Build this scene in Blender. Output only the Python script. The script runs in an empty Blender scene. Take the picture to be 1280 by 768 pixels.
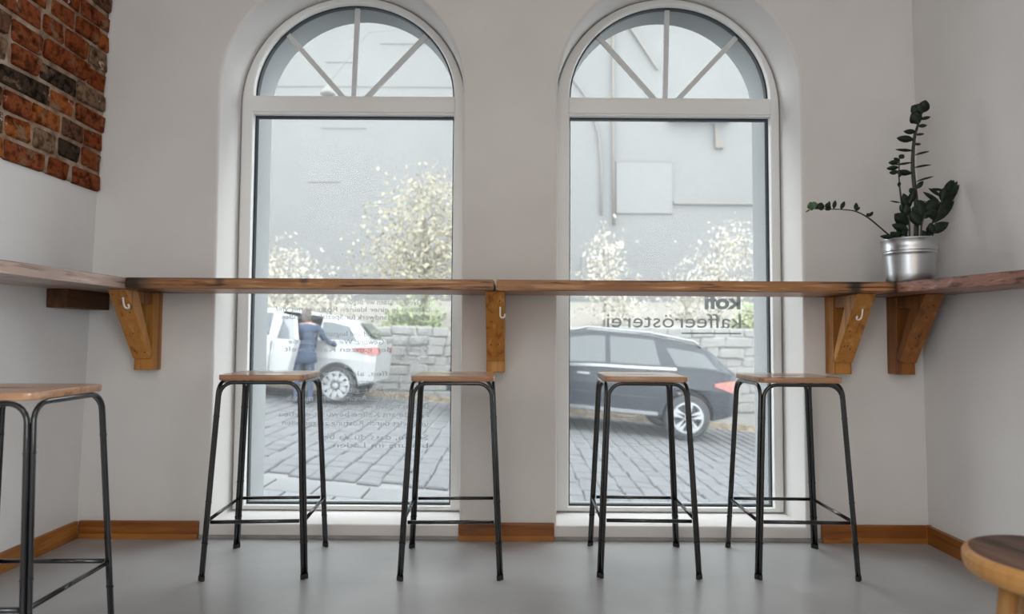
import bpy, bmesh, math, random
from mathutils import Vector, Matrix
random.seed(7)
SC = bpy.context.scene
COL = SC.collection
PI = math.pi

# ------------------------------------------------------------------ camera, world, lights, exposure
cam_d = bpy.data.cameras.new('camera'); cam = bpy.data.objects.new('camera', cam_d); COL.objects.link(cam)
F_PX = 810.0
cam_d.sensor_width = 36.0; cam_d.lens = 36.0 * F_PX / 1280.0
cam_d.clip_start = 0.02; cam_d.clip_end = 200
pitch = math.atan(36 / F_PX); roll = 0.006
cam.matrix_world = Matrix.Translation((0, 0, 0.85)) @ Matrix.Rotation(PI / 2 + pitch, 4, 'X') @ Matrix.Rotation(roll, 4, 'Z')
cam_d.dof.use_dof = True; cam_d.dof.focus_distance = 2.45; cam_d.dof.aperture_fstop = 2.2
SC.camera = cam

world = bpy.data.worlds.new('overcast_sky'); SC.world = world; world.use_nodes = True
bg = world.node_tree.nodes['Background']
bg.inputs['Color'].default_value = (0.94, 0.965, 1.0, 1); bg.inputs['Strength'].default_value = 5.2

def area_light(name, loc, target, sx, sy, energy, color, spread=180):
    d = bpy.data.lights.new(name, 'AREA'); d.shape = 'RECTANGLE'; d.size = sx; d.size_y = sy
    d.energy = energy; d.color = color; d.spread = math.radians(spread)
    o = bpy.data.objects.new(name, d); COL.objects.link(o); o.location = loc
    o.rotation_euler = (Vector(target) - Vector(loc)).to_track_quat('-Z', 'Y').to_euler()
    return o
# added fill lights, out of view, to brighten walls and floor; not real fittings
area_light('rear_warm_fill', (0.0, -3.3, 1.7), (0.0, 2.7, 1.0), 1.1, 1.8, 19, (1.0, 0.76, 0.55))
area_light('right_side_fill', (1.66, -1.7, 1.6), (-1.0, -1.5, 1.5), 1.5, 1.6, 76, (0.82, 0.92, 1.0), 120)
area_light('left_side_fill', (-1.70, -1.9, 1.5), (1.0, -1.7, 1.4), 1.2, 1.6, 46, (0.86, 0.94, 1.0), 120)
area_light('overhead_fill', (0.0, -0.5, 2.98), (0.0, -0.5, 0.0), 0.66, 2.0, 16, (1.0, 0.86, 0.72))

SC.view_settings.view_transform = 'Standard'; SC.view_settings.look = 'None'
SC.view_settings.gamma = 1.0; SC.view_settings.exposure = 0.0; SC.view_settings.use_curve_mapping = False

# ------------------------------------------------------------------ materials
def new_mat(name):
    m = bpy.data.materials.new(name); m.use_nodes = True
    nt = m.node_tree; return m, nt, nt.nodes['Principled BSDF']
def c4(c): return (c[0], c[1], c[2], 1)
def plain(name, col, rough=0.5, metal=0.0, coat=0.0, spec=0.5, emit=None):
    m, nt, b = new_mat(name)
    b.inputs['Base Color'].default_value = c4(col); b.inputs['Roughness'].default_value = rough
    b.inputs['Metallic'].default_value = metal; b.inputs['Coat Weight'].default_value = coat
    b.inputs['Specular IOR Level'].default_value = spec
    return m
def noisy(name, stops, scale=(1, 1, 1), nscale=5, detail=5, rough=0.6, metal=0.0, bump=0.0, bscale=None, coat=0.0, spec=0.5, distort=0.0, rr=None):
    m, nt, b = new_mat(name); N = nt.nodes; L = nt.links
    tc = N.new('ShaderNodeTexCoord'); mp = N.new('ShaderNodeMapping'); mp.inputs['Scale'].default_value = scale
    L.new(tc.outputs['Object'], mp.inputs['Vector'])
    oi = N.new('ShaderNodeObjectInfo'); ad = N.new('ShaderNodeVectorMath'); ad.operation = 'ADD'
    ml = N.new('ShaderNodeMath'); ml.operation = 'MULTIPLY'; ml.inputs[1].default_value = 37.0
    L.new(oi.outputs['Random'], ml.inputs[0]); L.new(mp.outputs['Vector'], ad.inputs[0]); L.new(ml.outputs[0], ad.inputs[1])
    n = N.new('ShaderNodeTexNoise'); n.inputs['Scale'].default_value = nscale; n.inputs['Detail'].default_value = detail
    n.inputs['Distortion'].default_value = distort; L.new(ad.outputs[0], n.inputs['Vector'])
    r = N.new('ShaderNodeValToRGB'); L.new(n.outputs['Fac'], r.inputs['Fac'])
    el = r.color_ramp.elements
    while len(el) < len(stops): el.new(0.5)
    for e, (p, c) in zip(el, stops): e.position = p; e.color = c4(c)
    L.new(r.outputs['Color'], b.inputs['Base Color'])
    b.inputs['Roughness'].default_value = rough; b.inputs['Metallic'].default_value = metal
    b.inputs['Coat Weight'].default_value = coat; b.inputs['Specular IOR Level'].default_value = spec
    if rr:
        mr = N.new('ShaderNodeMapRange'); mr.inputs['To Min'].default_value = rr[0]; mr.inputs['To Max'].default_value = rr[1]
        L.new(n.outputs['Fac'], mr.inputs['Value']); L.new(mr.outputs[0], b.inputs['Roughness'])
    if bump:
        n2 = N.new('ShaderNodeTexNoise'); n2.inputs['Scale'].default_value = bscale or nscale; n2.inputs['Detail'].default_value = 6
        L.new(ad.outputs[0], n2.inputs['Vector'])
        bp = N.new('ShaderNodeBump'); bp.inputs['Strength'].default_value = bump; bp.inputs['Distance'].default_value = 0.01
        L.new(n2.outputs['Fac'], bp.inputs['Height']); L.new(bp.outputs['Normal'], b.inputs['Normal'])
    return m
def wood(name, dark, mid, light, axis='x', rough=0.45, fine=1.0, coat=0.0, burn=None, edges=None):
    """grain stretched along one axis; burn = list of (x, width) scorched ends along object x"""
    s = {'x': (1.6, 26, 26), 'y': (26, 1.6, 26), 'z': (26, 26, 1.6)}[axis]
    s = tuple(v * fine for v in s)
    m = noisy(name, [(0.34, dark), (0.45, mid), (0.56, mid), (0.70, light)], s, 1.6, 7, rough, bump=0.18, bscale=2.2, distort=0.5, coat=coat)
    nt = m.node_tree; N = nt.nodes; L = nt.links; b = N['Principled BSDF']
    ramp = next(x for x in N if x.type == 'VALTORGB')
    tc = next(x for x in N if x.type == 'TEX_COORD')
    # broad tone drift and knots
    n3 = N.new('ShaderNodeTexNoise'); n3.inputs['Scale'].default_value = 4.0; L.new(tc.outputs['Object'], n3.inputs['Vector'])
    mr = N.new('ShaderNodeMapRange'); mr.inputs['From Min'].default_value = 0.3; mr.inputs['From Max'].default_value = 0.7
    mr.inputs['To Min'].default_value = 0.72; mr.inputs['To Max'].default_value = 1.18; L.new(n3.outputs['Fac'], mr.inputs['Value'])
    mx = N.new('ShaderNodeMix'); mx.data_type = 'RGBA'; mx.blend_type = 'MULTIPLY'; mx.inputs[0].default_value = 1
    L.new(ramp.outputs['Color'], mx.inputs[6]); L.new(mr.outputs[0], mx.inputs[7])
    out = mx.outputs[2]
    vo = N.new('ShaderNodeTexVoronoi'); vo.inputs['Scale'].default_value = 6.5; L.new(tc.outputs['Object'], vo.inputs['Vector'])
    kr = N.new('ShaderNodeMapRange'); kr.inputs['From Min'].default_value = 0.05; kr.inputs['From Max'].default_value = 0.16
    kr.inputs['To Min'].default_value = 0.35; kr.inputs['To Max'].default_value = 1.0; L.new(vo.outputs['Distance'], kr.inputs['Value'])
    m2 = N.new('ShaderNodeMix'); m2.data_type = 'RGBA'; m2.blend_type = 'MULTIPLY'; m2.inputs[0].default_value = 1
    L.new(out, m2.inputs[6]); L.new(kr.outputs[0], m2.inputs[7]); out = m2.outputs[2]
    for (bx, bw) in (burn or []):
        sp = N.new('ShaderNodeSeparateXYZ'); L.new(tc.outputs['Object'], sp.inputs[0])
        ds = N.new('ShaderNodeMath'); ds.operation = 'SUBTRACT'; ds.inputs[1].default_value = bx; L.new(sp.outputs['X'], ds.inputs[0])
        ab = N.new('ShaderNodeMath'); ab.operation = 'ABSOLUTE'; L.new(ds.outputs[0], ab.inputs[0])
        jn = N.new('ShaderNodeMath'); jn.operation = 'MULTIPLY_ADD'; jn.inputs[1].default_value = bw * 0.9; L.new(n3.outputs['Fac'], jn.inputs[0]); L.new(ab.outputs[0], jn.inputs[2])
        br = N.new('ShaderNodeMapRange'); br.inputs['From Min'].default_value = bw * 0.75; br.inputs['From Max'].default_value = bw * 1.6
        br.inputs['To Min'].default_value = 0.10; br.inputs['To Max'].default_value = 1.0; L.new(jn.outputs[0], br.inputs['Value'])
        m3 = N.new('ShaderNodeMix'); m3.data_type = 'RGBA'; m3.blend_type = 'MULTIPLY'; m3.inputs[0].default_value = 1
        L.new(out, m3.inputs[6]); L.new(br.outputs[0], m3.inputs[7]); out = m3.outputs[2]
    if edges:
        sz = N.new('ShaderNodeSeparateXYZ'); L.new(tc.outputs['Object'], sz.inputs[0])
        d1 = N.new('ShaderNodeMath'); d1.operation = 'SUBTRACT'; d1.inputs[1].default_value = (edges[0] + edges[1]) / 2; L.new(sz.outputs['Z'], d1.inputs[0])
        a1 = N.new('ShaderNodeMath'); a1.operation = 'ABSOLUTE'; L.new(d1.outputs[0], a1.inputs[0]); hh = (edges[1] - edges[0]) / 2
        nz = N.new('ShaderNodeMath'); nz.operation = 'MULTIPLY_ADD'; nz.inputs[1].default_value = .006; L.new(n3.outputs['Fac'], nz.inputs[0]); L.new(a1.outputs[0], nz.inputs[2])
        e1 = N.new('ShaderNodeMapRange'); e1.inputs['From Min'].default_value = hh + .0005; e1.inputs['From Max'].default_value = hh + .0030
        e1.inputs['To Min'].default_value = 1.0; e1.inputs['To Max'].default_value = 0.30; L.new(nz.outputs[0], e1.inputs['Value'])
        m4 = N.new('ShaderNodeMix'); m4.data_type = 'RGBA'; m4.blend_type = 'MULTIPLY'; ge = N.new('ShaderNodeNewGeometry'); gs = N.new('ShaderNodeSeparateXYZ'); L.new(ge.outputs['Normal'], gs.inputs[0])
        gm = N.new('ShaderNodeMapRange'); gm.inputs['From Min'].default_value = -0.9; gm.inputs['From Max'].default_value = -0.6; L.new(gs.outputs['Z'], gm.inputs['Value']); L.new(gm.outputs[0], m4.inputs[0])
        L.new(out, m4.inputs[6]); L.new(e1.outputs[0], m4.inputs[7]); out = m4.outputs[2]
    L.new(out, b.inputs['Base Color'])
    return m

M = {}
M['plaster'] = noisy('white_plaster', [(0.3, (0.636, 0.616, 0.601)), (0.7, (0.688, 0.668, 0.652))], (1, 1, 1), 3, 4, 0.85, bump=0.10, bscale=160, spec=0.25)
M['outer_plaster'] = noisy('outer_plaster', [(0.3, (0.251, 0.259, 0.266)), (0.7, (0.274, 0.281, 0.289))], (1, 1, 1), 6, 4, 0.9, bump=0.1, bscale=40)
M['ceiling'] = plain('ceiling_paint', (0.75, 0.73, 0.71), 0.9)
M['floor'] = noisy('sealed_concrete', [(0.28, (0.264, 0.266, 0.270)), (0.5, (0.348, 0.351, 0.355)), (0.75, (0.432, 0.435, 0.440))], (1, 1, 1), 2.2, 8, 0.42, bump=0.02, bscale=14, distort=0.3, rr=(0.25, 0.34), spec=0.9)
M['pvc'] = plain('white_window_frame', (0.76, 0.765, 0.76), 0.38)
M['muntin'] = plain('grey_glazing_bar', (0.60, 0.62, 0.63), 0.5)
M['gasket'] = plain('dark_rubber_gasket', (0.02, 0.028, 0.035), 0.5)
M['pine'] = wood('stained_pine', (0.20, 0.065, 0.010), (0.36, 0.135, 0.022), (0.50, 0.22, 0.05), 'x', 0.4)
M['pine_dark'] = wood('dark_stained_pine', (0.12, 0.034, 0.005), (0.235, 0.075, 0.011), (0.34, 0.125, 0.022), 'x', 0.4)
M['pine_z'] = wood('stained_pine_upright', (0.240, 0.084, 0.011), (0.400, 0.164, 0.026), (0.512, 0.256, 0.064), 'z', 0.42)
M['pine_shaded'] = wood('shade_toned_pine', (0.131, 0.039, 0.007), (0.230, 0.078, 0.011), (0.328, 0.131, 0.025), 'z', 0.45)  # darker copy of the upright pine, shade put into its colour
M['ledger'] = wood('dark_stained_block', (0.035, 0.012, 0.004), (0.085, 0.030, 0.008), (0.15, 0.055, 0.015), 'y', 0.6)
M['counter'] = wood('reclaimed_counter_wood', (0.045, 0.015, 0.005), (0.31, 0.135, 0.045), (0.58, 0.33, 0.155), 'x', 0.36, 1.9, burn=[(-1.47, 0.11)], edges=(1.021, 1.062))
M['counter_r'] = wood('reclaimed_counter_wood_right', (0.045, 0.014, 0.005), (0.33, 0.145, 0.05), (0.58, 0.33, 0.165), 'x', 0.36, 1.9, burn=[(1.46, 0.05), (1.30, 0.03)], edges=(1.021, 1.062))
M['counter_side'] = wood('sheen_counter_wood', (0.20, 0.12, 0.09), (0.44, 0.32, 0.27), (0.62, 0.53, 0.49), 'y', 0.3, 1.8, edges=(1.021, 1.062))  # pale grey tone puts reflected window light into the colour
M['counter_purple'] = wood('red_brown_counter_wood', (0.085, 0.032, 0.022), (0.26, 0.125, 0.09), (0.44, 0.26, 0.21), 'y', 0.36, 1.8, edges=(1.021, 1.062))
M['seat'] = wood('oiled_oak_seat', (0.25, 0.11, 0.05), (0.42, 0.215, 0.11), (0.54, 0.32, 0.19), 'x', 0.30, coat=0.35)
M['black_tube'] = plain('black_lacquered_tube', (0.006, 0.0065, 0.008), 0.16, 0.0, 0.4)
M['foot_rubber'] = plain('black_rubber', (0.012, 0.012, 0.012), 0.7)
M['galv'] = noisy('galvanised_steel', [(0.3, (0.50, 0.51, 0.52)), (0.7, (0.62, 0.63, 0.64))], (1, 1, 0.3), 14, 4, 0.34, metal=1.0, rr=(0.25, 0.42))
M['soil'] = noisy('potting_soil', [(0.3, (0.02, 0.014, 0.01)), (0.7, (0.06, 0.045, 0.03))], (1, 1, 1), 40, 4, 0.9, bump=0.5, bscale=60)
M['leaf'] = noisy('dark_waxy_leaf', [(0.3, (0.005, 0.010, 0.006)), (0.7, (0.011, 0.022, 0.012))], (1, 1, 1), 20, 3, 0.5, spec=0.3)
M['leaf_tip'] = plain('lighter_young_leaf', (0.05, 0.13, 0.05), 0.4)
M['stem'] = plain('dark_green_stem', (0.014, 0.018, 0.012), 0.5)
M['hook'] = plain('white_enamel_hook', (0.78, 0.77, 0.74), 0.3)
M['screw'] = plain('dark_screw_head', (0.02, 0.012, 0.008), 0.5)
M['walnut'] = wood('dark_stool_top', (0.045, 0.02, 0.012), (0.115, 0.055, 0.032), (0.20, 0.11, 0.07), 'y', 0.42)
M['honey'] = wood('honey_wood', (0.40, 0.19, 0.055), (0.45, 0.225, 0.07), (0.54, 0.31, 0.12), 'z', 0.42)
def film(name, col, clear):
    m = bpy.data.materials.new(name); m.use_nodes = True; nt = m.node_tree; N = nt.nodes; L = nt.links
    N.remove(N['Principled BSDF'])
    tr = N.new('ShaderNodeBsdfTransparent'); df = N.new('ShaderNodeBsdfDiffuse'); tl = N.new('ShaderNodeBsdfTranslucent')
    df.inputs['Color'].default_value = c4(col); tl.inputs['Color'].default_value = c4(col)
    a = N.new('ShaderNodeMixShader'); a.inputs[0].default_value = 0.5; L.new(df.outputs[0], a.inputs[1]); L.new(tl.outputs[0], a.inputs[2])
    b = N.new('ShaderNodeMixShader'); b.inputs[0].default_value = clear; L.new(a.outputs[0], b.inputs[1]); L.new(tr.outputs[0], b.inputs[2])
    L.new(b.outputs[0], N['Material Output'].inputs['Surface']); return m
M['letter'] = film('grey_lettering_film', (0.36, 0.39, 0.40), 0.16)
M['letter_pale'] = film('frosted_lettering_film', (0.46, 0.49, 0.505), 0.24)
M['mortar'] = noisy('crumbling_mortar', [(0.3, (0.088, 0.048, 0.031)), (0.5, (0.263, 0.175, 0.114)), (0.68, (0.367, 0.289, 0.219))], (1, 1, 1), 18, 6, 0.95, bump=0.9, bscale=45)
def brick_mat(name, a, b):
    m = noisy(name, [(0.27, tuple(v * 0.25 for v in a)), (0.42, tuple(v * .8 for v in a)), (0.56, b), (0.68, tuple(v * .7 for v in b))], (1, 1, 1), 34, 9, 0.95, bump=0.8, bscale=60, distort=0.15, spec=0.04)
    nt = m.node_tree; N = nt.nodes; L = nt.links; p = N['Principled BSDF']; old = p.inputs['Base Color'].links[0].from_socket
    tc = next(x for x in N if x.type == 'TEX_COORD')                    # old mortar smeared across neighbouring bricks
    for (sc, lo, hi, col) in ((8.0, .545, .625, (0.21, 0.125, 0.072)), (11.0, .635, .66, (0.46, 0.39, 0.33)), (7.0, .63, .75, (0.02, 0.013, 0.010))):
        n = N.new('ShaderNodeTexNoise'); n.inputs['Scale'].default_value = sc; n.inputs['Detail'].default_value = 9; n.inputs['Roughness'].default_value = .72; n.inputs['Distortion'].default_value = 0.2
        mp = N.new('ShaderNodeMapping'); mp.inputs['Location'].default_value = (sc, sc * 2, 0); L.new(tc.outputs['Object'], mp.inputs['Vector']); L.new(mp.outputs[0], n.inputs['Vector'])
        r = N.new('ShaderNodeMapRange'); r.inputs['From Min'].default_value = lo; r.inputs['From Max'].default_value = hi; L.new(n.outputs['Fac'], r.inputs['Value'])
        mx = N.new('ShaderNodeMix'); mx.data_type = 'RGBA'; L.new(r.outputs[0], mx.inputs[0]); L.new(old, mx.inputs[6]); mx.inputs[7].default_value = c4(col); old = mx.outputs[2]
    L.new(old, p.inputs['Base Color']); return m
BRICKS = [brick_mat('brick_red', (0.13, 0.032, 0.011), (0.21, 0.054, 0.018)), brick_mat('brick_orange', (0.19, 0.050, 0.013), (0.31, 0.092, 0.026)),
          brick_mat('brick_rust', (0.13, 0.034, 0.014), (0.22, 0.062, 0.024)), brick_mat('brick_brown', (0.065, 0.03, 0.018), (0.13, 0.06, 0.036)),
          brick_mat('brick_burnt', (0.018, 0.013, 0.010), (0.055, 0.035, 0.024)), brick_mat('brick_dusty', (0.12, 0.07, 0.042), (0.21, 0.13, 0.082))]
# glass with a faint translucent haze mixed in to imitate lens glare
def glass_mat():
    m = bpy.data.materials.new('hazy_window_glass'); m.use_nodes = True; nt = m.node_tree; N = nt.nodes; L = nt.links
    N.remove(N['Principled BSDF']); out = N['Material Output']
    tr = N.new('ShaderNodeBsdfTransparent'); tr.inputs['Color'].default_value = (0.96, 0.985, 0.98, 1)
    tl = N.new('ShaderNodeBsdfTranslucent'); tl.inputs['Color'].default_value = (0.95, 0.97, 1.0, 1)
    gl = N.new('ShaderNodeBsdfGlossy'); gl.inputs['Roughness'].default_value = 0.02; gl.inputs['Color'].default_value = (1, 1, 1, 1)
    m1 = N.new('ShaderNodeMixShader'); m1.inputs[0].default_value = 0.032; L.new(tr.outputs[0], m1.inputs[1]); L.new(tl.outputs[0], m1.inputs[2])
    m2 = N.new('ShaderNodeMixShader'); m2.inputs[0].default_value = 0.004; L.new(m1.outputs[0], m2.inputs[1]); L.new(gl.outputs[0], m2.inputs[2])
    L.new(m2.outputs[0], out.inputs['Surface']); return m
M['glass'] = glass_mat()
# exterior
M['cobble'] = noisy('pale_cobble', [(0.3, (0.084, 0.087, 0.093)), (0.7, (0.120, 0.121, 0.125))], (1, 1, 1), 4, 5, 0.7, bump=0.2, bscale=20)
M['joint'] = noisy('sandy_joint', [(0.3, (0.139, 0.139, 0.139)), (0.7, (0.194, 0.194, 0.190))], (1, 1, 1), 6, 4, 0.95)
M['slab'] = noisy('pavement_slab', [(0.3, (0.114, 0.116, 0.119)), (0.7, (0.140, 0.143, 0.147))], (1, 1, 1), 3, 4, 0.8)
M['facade'] = noisy('pale_render', [(0.3, (0.167, 0.167, 0.164)), (0.7, (0.177, 0.176, 0.175))], (1, 1, 1), 1.2, 5, 0.95)
M['facade_trim'] = plain('facade_trim', (0.173, 0.167, 0.157), 0.9)
M['facade_brown'] = plain('facade_sandstone', (0.163, 0.146, 0.128), 0.9)
M['facade_panel'] = plain('facade_panel', (0.180, 0.180, 0.180), 0.9)
M['rubble'] = noisy('rubble_stone', [(0.25, (0.168, 0.161, 0.149)), (0.5, (0.237, 0.232, 0.223)), (0.75, (0.292, 0.287, 0.276))], (1, 1, 1), 5, 6, 0.9, bump=0.5, bscale=10)
M['rubble_core'] = noisy('rubble_mortar', [(0.3, (0.235, 0.227, 0.209)), (0.7, (0.290, 0.281, 0.264))], (1, 1, 1), 6, 4, 0.95)
M['earth'] = noisy('dry_bank', [(0.3, (0.240, 0.224, 0.195)), (0.7, (0.286, 0.268, 0.240))], (1, 1, 1), 5, 4, 0.95)
M['litter'] = noisy('fallen_leaves', [(0.3, (0.059, 0.038, 0.022)), (0.55, (0.143, 0.114, 0.076)), (0.75, (0.228, 0.207, 0.169))], (1, 1, 1), 12, 5, 0.95, bump=0.6, bscale=18)
def leafy(name, a, b):
    m = noisy(name, [(0.3, a), (0.7, b)], (1, 1, 1), 2.5, 3, 0.8)
    m.node_tree.nodes['Principled BSDF'].inputs['Subsurface Weight'].default_value = 0.0
    return m
M['autumn'] = leafy('pale_autumn_leaves', (0.278, 0.246, 0.167), (0.372, 0.346, 0.261))  # glare and overexposure put into the leaf colour as paleness
M['hedge'] = leafy('glare_pale_hedge_leaves', (0.386, 0.357, 0.295), (0.480, 0.450, 0.386))  # hedge paleness likewise stands in for glare
M['bush'] = leafy('grey_green_leaves', (0.165, 0.204, 0.106), (0.386, 0.406, 0.250))
M['bark'] = plain('pale_bark', (0.148, 0.125, 0.102), 0.9)
M['suv'] = plain('dark_blue_grey_car_paint', (0.018, 0.022, 0.030), 0.28, 0.0, 0.15, spec=0.35)
M['white_paint'] = plain('white_car_paint', (0.341, 0.345, 0.349), 0.35, 0.0, 0.5)
M['car_glass'] = plain('tinted_car_glass', (0.051, 0.058, 0.062), 0.08, 0.0, 0.3, spec=0.6)
M['car_glass_pale'] = plain('pale_car_glass', (0.055, 0.066, 0.075), 0.08, 0.0, 0.3)
M['chrome'] = plain('chrome_strip', (0.290, 0.298, 0.305), 0.2, 1.0)
M['black_plastic'] = plain('black_plastic', (0.03, 0.032, 0.035), 0.5)
M['tyre'] = plain('tyre_rubber', (0.033, 0.035, 0.038), 0.75)
M['rim'] = plain('silver_alloy', (0.352, 0.361, 0.369), 0.4, 0.3)
M['tail'] = plain('red_tail_lamp', (0.338, 0.081, 0.064), 0.2, coat=0.6)
M['navy'] = plain('navy_jacket', (0.019, 0.035, 0.070), 0.8)
M['jeans'] = plain('dark_blue_trousers', (0.033, 0.050, 0.086), 0.85)
M['skin'] = plain('skin', (0.383, 0.251, 0.191), 0.6)
M['hair'] = plain('brown_hair', (0.086, 0.066, 0.056), 0.7)
M['shoe'] = plain('dark_shoe', (0.03, 0.03, 0.035), 0.5)
M['interior'] = plain('dark_car_interior', (0.03, 0.032, 0.035), 0.9)

# ------------------------------------------------------------------ helpers
def mesh_obj(name, me, mat, parent=None):
    o = bpy.data.objects.new(name, me); COL.objects.link(o)
    if mat is not None:
        for m in (mat if isinstance(mat, (list, tuple)) else [mat]): me.materials.append(m)
    if parent is not None: o.parent = parent
    return o
def from_bm(name, bm, mat, parent=None, smooth=False):
    bmesh.ops.recalc_face_normals(bm, faces=bm.faces[:])
    me = bpy.data.meshes.new(name); bm.to_mesh(me); bm.free()
    if smooth:
        for p in me.polygons: p.use_smooth = True
    return mesh_obj(name, me, mat, parent)
def tag(o, label=None, cat=None, group=None, kind=None):
    if label: o['label'] = label
    if cat: o['category'] = cat
    if group: o['group'] = group
    if kind: o['kind'] = kind
    return o
def empty(name, loc=(0, 0, 0), rz=0.0, label=None, cat=None, group=None, kind=None):
    o = bpy.data.objects.new(name, None); COL.objects.link(o); o.location = loc; o.rotation_euler = (0, 0, rz)
    o.empty_display_size = 0.05
    return tag(o, label, cat, group, kind)
def copy_tree(o, parent=None):
    c = o.copy(); COL.objects.link(c)
    if parent is not None: c.parent = parent
    for ch in list(o.children): copy_tree(ch, c)
    return c
def add_box(bm, x0, x1, y0, y1, z0, z1, bev=0.0):
    r = bmesh.ops.create_cube(bm, size=1.0)
    vs = r['verts']
    for v in vs:
        v.co = Vector((x0 + (v.co.x + .5) * (x1 - x0), y0 + (v.co.y + .5) * (y1 - y0), z0 + (v.co.z + .5) * (z1 - z0)))
    if bev:
        es = list({e for v in vs for e in v.link_edges})
        r2 = bmesh.ops.bevel(bm, geom=es, offset=bev, segments=2, affect='EDGES', profile=0.6)
        vs = list({v for v in vs if v.is_valid} | set(r2['verts']))
    return vs
def box(name, x0, x1, y0, y1, z0, z1, mat, parent=None, bev=0.0):
    bm = bmesh.new(); add_box(bm, x0, x1, y0, y1, z0, z1, bev); return from_bm(name, bm, mat, parent)
def add_hull(bm, pts8):
    """8 points: bottom 4 (ccw) then top 4"""
    v = [bm.verts.new(p) for p in pts8]
    for f in ((0, 3, 2, 1), (4, 5, 6, 7), (0, 1, 5, 4), (1, 2, 6, 5), (2, 3, 7, 6), (3, 0, 4, 7)): bm.faces.new([v[i] for i in f])
    return v
def add_tube(bm, pts, r, seg=10, caps=True):
    pts = [Vector(p) for p in pts]; n = len(pts)
    rs = r if isinstance(r, (list, tuple)) else [r] * n
    t0 = (pts[1] - pts[0]).normalized()
    ref = Vector((0, 0, 1)) if abs(t0.z) < 0.9 else Vector((1, 0, 0))
    u = t0.cross(ref).normalized(); rings = []
    for i in range(n):
        t = (pts[min(i + 1, n - 1)] - pts[max(i - 1, 0)]).normalized()
        u = (u - t * u.dot(t)).normalized(); w = t.cross(u)
        rings.append([bm.verts.new(pts[i] + (u * math.cos(a) + w * math.sin(a)) * rs[i]) for a in (2 * PI * k / seg for k in range(seg))])
    for i in range(n - 1):
        for k in range(seg):
            bm.faces.new((rings[i][k], rings[i][(k + 1) % seg], rings[i + 1][(k + 1) % seg], rings[i + 1][k]))
    if caps:
        bm.faces.new(rings[0][::-1]); bm.faces.new(rings[-1])
def add_lathe(bm, prof, seg=32, center=(0, 0, 0), axis='z'):
    rings = []
    for (r, h) in prof:
        ring = []
        for k in range(seg):
            a = 2 * PI * k / seg
            p = (r * math.cos(a), r * math.sin(a), h) if axis == 'z' else (r * math.cos(a), h, r * math.sin(a))
            ring.append(bm.verts.new(Vector(p) + Vector(center)))
        rings.append(ring)
    for i in range(len(rings) - 1):
        for k in range(seg):
            bm.faces.new((rings[i][k], rings[i][(k + 1) % seg], rings[i + 1][(k + 1) % seg], rings[i + 1][k]))
    return rings
def shape2d(loops, depth, bevel=0.0, res=2):
    """filled outline with holes -> mesh centred on z=0"""
    cu = bpy.data.curves.new('outline', 'CURVE'); cu.dimensions = '2D'; cu.fill_mode = 'BOTH'
    cu.extrude = depth / 2 - bevel; cu.bevel_depth = bevel; cu.bevel_resolution = res; cu.offset = -bevel
    for lp in loops:
        s = cu.splines.new('POLY'); s.points.add(len(lp) - 1)
        for p, (x, y) in zip(s.points, lp): p.co = (x, y, 0, 1)
        s.use_cyclic_u = True
    return curve_mesh(cu)
def curve_mesh(cu):
    o = bpy.data.objects.new('tmp', cu); COL.objects.link(o)
    dg = bpy.context.evaluated_depsgraph_get(); dg.update()
    me = bpy.data.meshes.new_from_object(o.evaluated_get(dg))
    bpy.data.objects.remove(o); bpy.data.curves.remove(cu)
    me.materials.clear()
    return me
def upright(me, yc):
    """(u, v, w) -> (u, yc - w, v)"""
    me.transform(Matrix(((1, 0, 0, 0), (0, 0, -1, yc), (0, 1, 0, 0), (0, 0, 0, 1)))); return me
def rect(x0, x1, z0, z1): return [(x0, z0), (x1, z0), (x1, z1), (x0, z1)]
def arch(cx, hw, z0, zc, hh, n=36):
    return [(cx - hw, z0), (cx + hw, z0)] + [(cx + hw * math.cos(PI * k / n), zc + hh * math.sin(PI * k / n)) for k in range(n + 1)]

# ------------------------------------------------------------------ the room
WY = 2.74                                   # inner face of the front wall
WIN = [(-0.737, 0.521), (0.712, 0.521)]     # centre and half width of the openings
GLASSX = [-0.737, 0.724]
wf = shape2d([rect(-2.0, 1.95, -0.02, 3.05)] + [arch(c, h, 0.058, 1.905, h) for c, h in WIN], 0.28, 0.012, 3)
o = mesh_obj('wall_front', upright(wf, WY + 0.14), M['plaster']); tag(o, kind='structure')
wo = shape2d([rect(-2.0, 1.95, -0.9, 3.05)] + [arch(c, 0.464, 0.05, 1.95, 0.464) for c in GLASSX], 0.16)
o = mesh_obj('wall_outside', upright(wo, 3.102), M['outer_plaster']); tag(o, kind='structure')
def lx(z): return -1.811 + 0.026 * z        # the old side walls lean a little
def rx(z): return 1.744 - 0.010 * z
bm = bmesh.new()
add_hull(bm, [(lx(0) - .2, -3.6, -.02), (lx(0), -3.6, -.02), (lx(0), WY + .02, -.02), (lx(0) - .2, WY + .02, -.02),
              (lx(0) - .2, -3.6, 3.05), (lx(3.05), -3.6, 3.05), (lx(3.05), WY + .02, 3.05), (lx(0) - .2, WY + .02, 3.05)])
wall_left = from_bm('wall_left', bm, M['plaster']); tag(wall_left, kind='structure')
bm = bmesh.new()
add_hull(bm, [(rx(0), -3.6, -.02), (rx(0) + .2, -3.6, -.02), (rx(0) + .2, WY + .02, -.02), (rx(0), WY + .02, -.02),
              (rx(3.05), -3.6, 3.05), (rx(0) + .2, -3.6, 3.05), (rx(0) + .2, WY + .02, 3.05), (rx(3.05), WY + .02, 3.05)])
tag(from_bm('wall_right', bm, M['plaster']), kind='structure')
tag(box('wall_back', -2.0, 1.95, -3.75, -3.6, -.02, 3.05, M['plaster']), kind='structure')
tag(box('ceiling', -2.0, 1.95, -3.75, 3.18, 3.05, 3.2, M['ceiling']), kind='structure')
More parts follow.
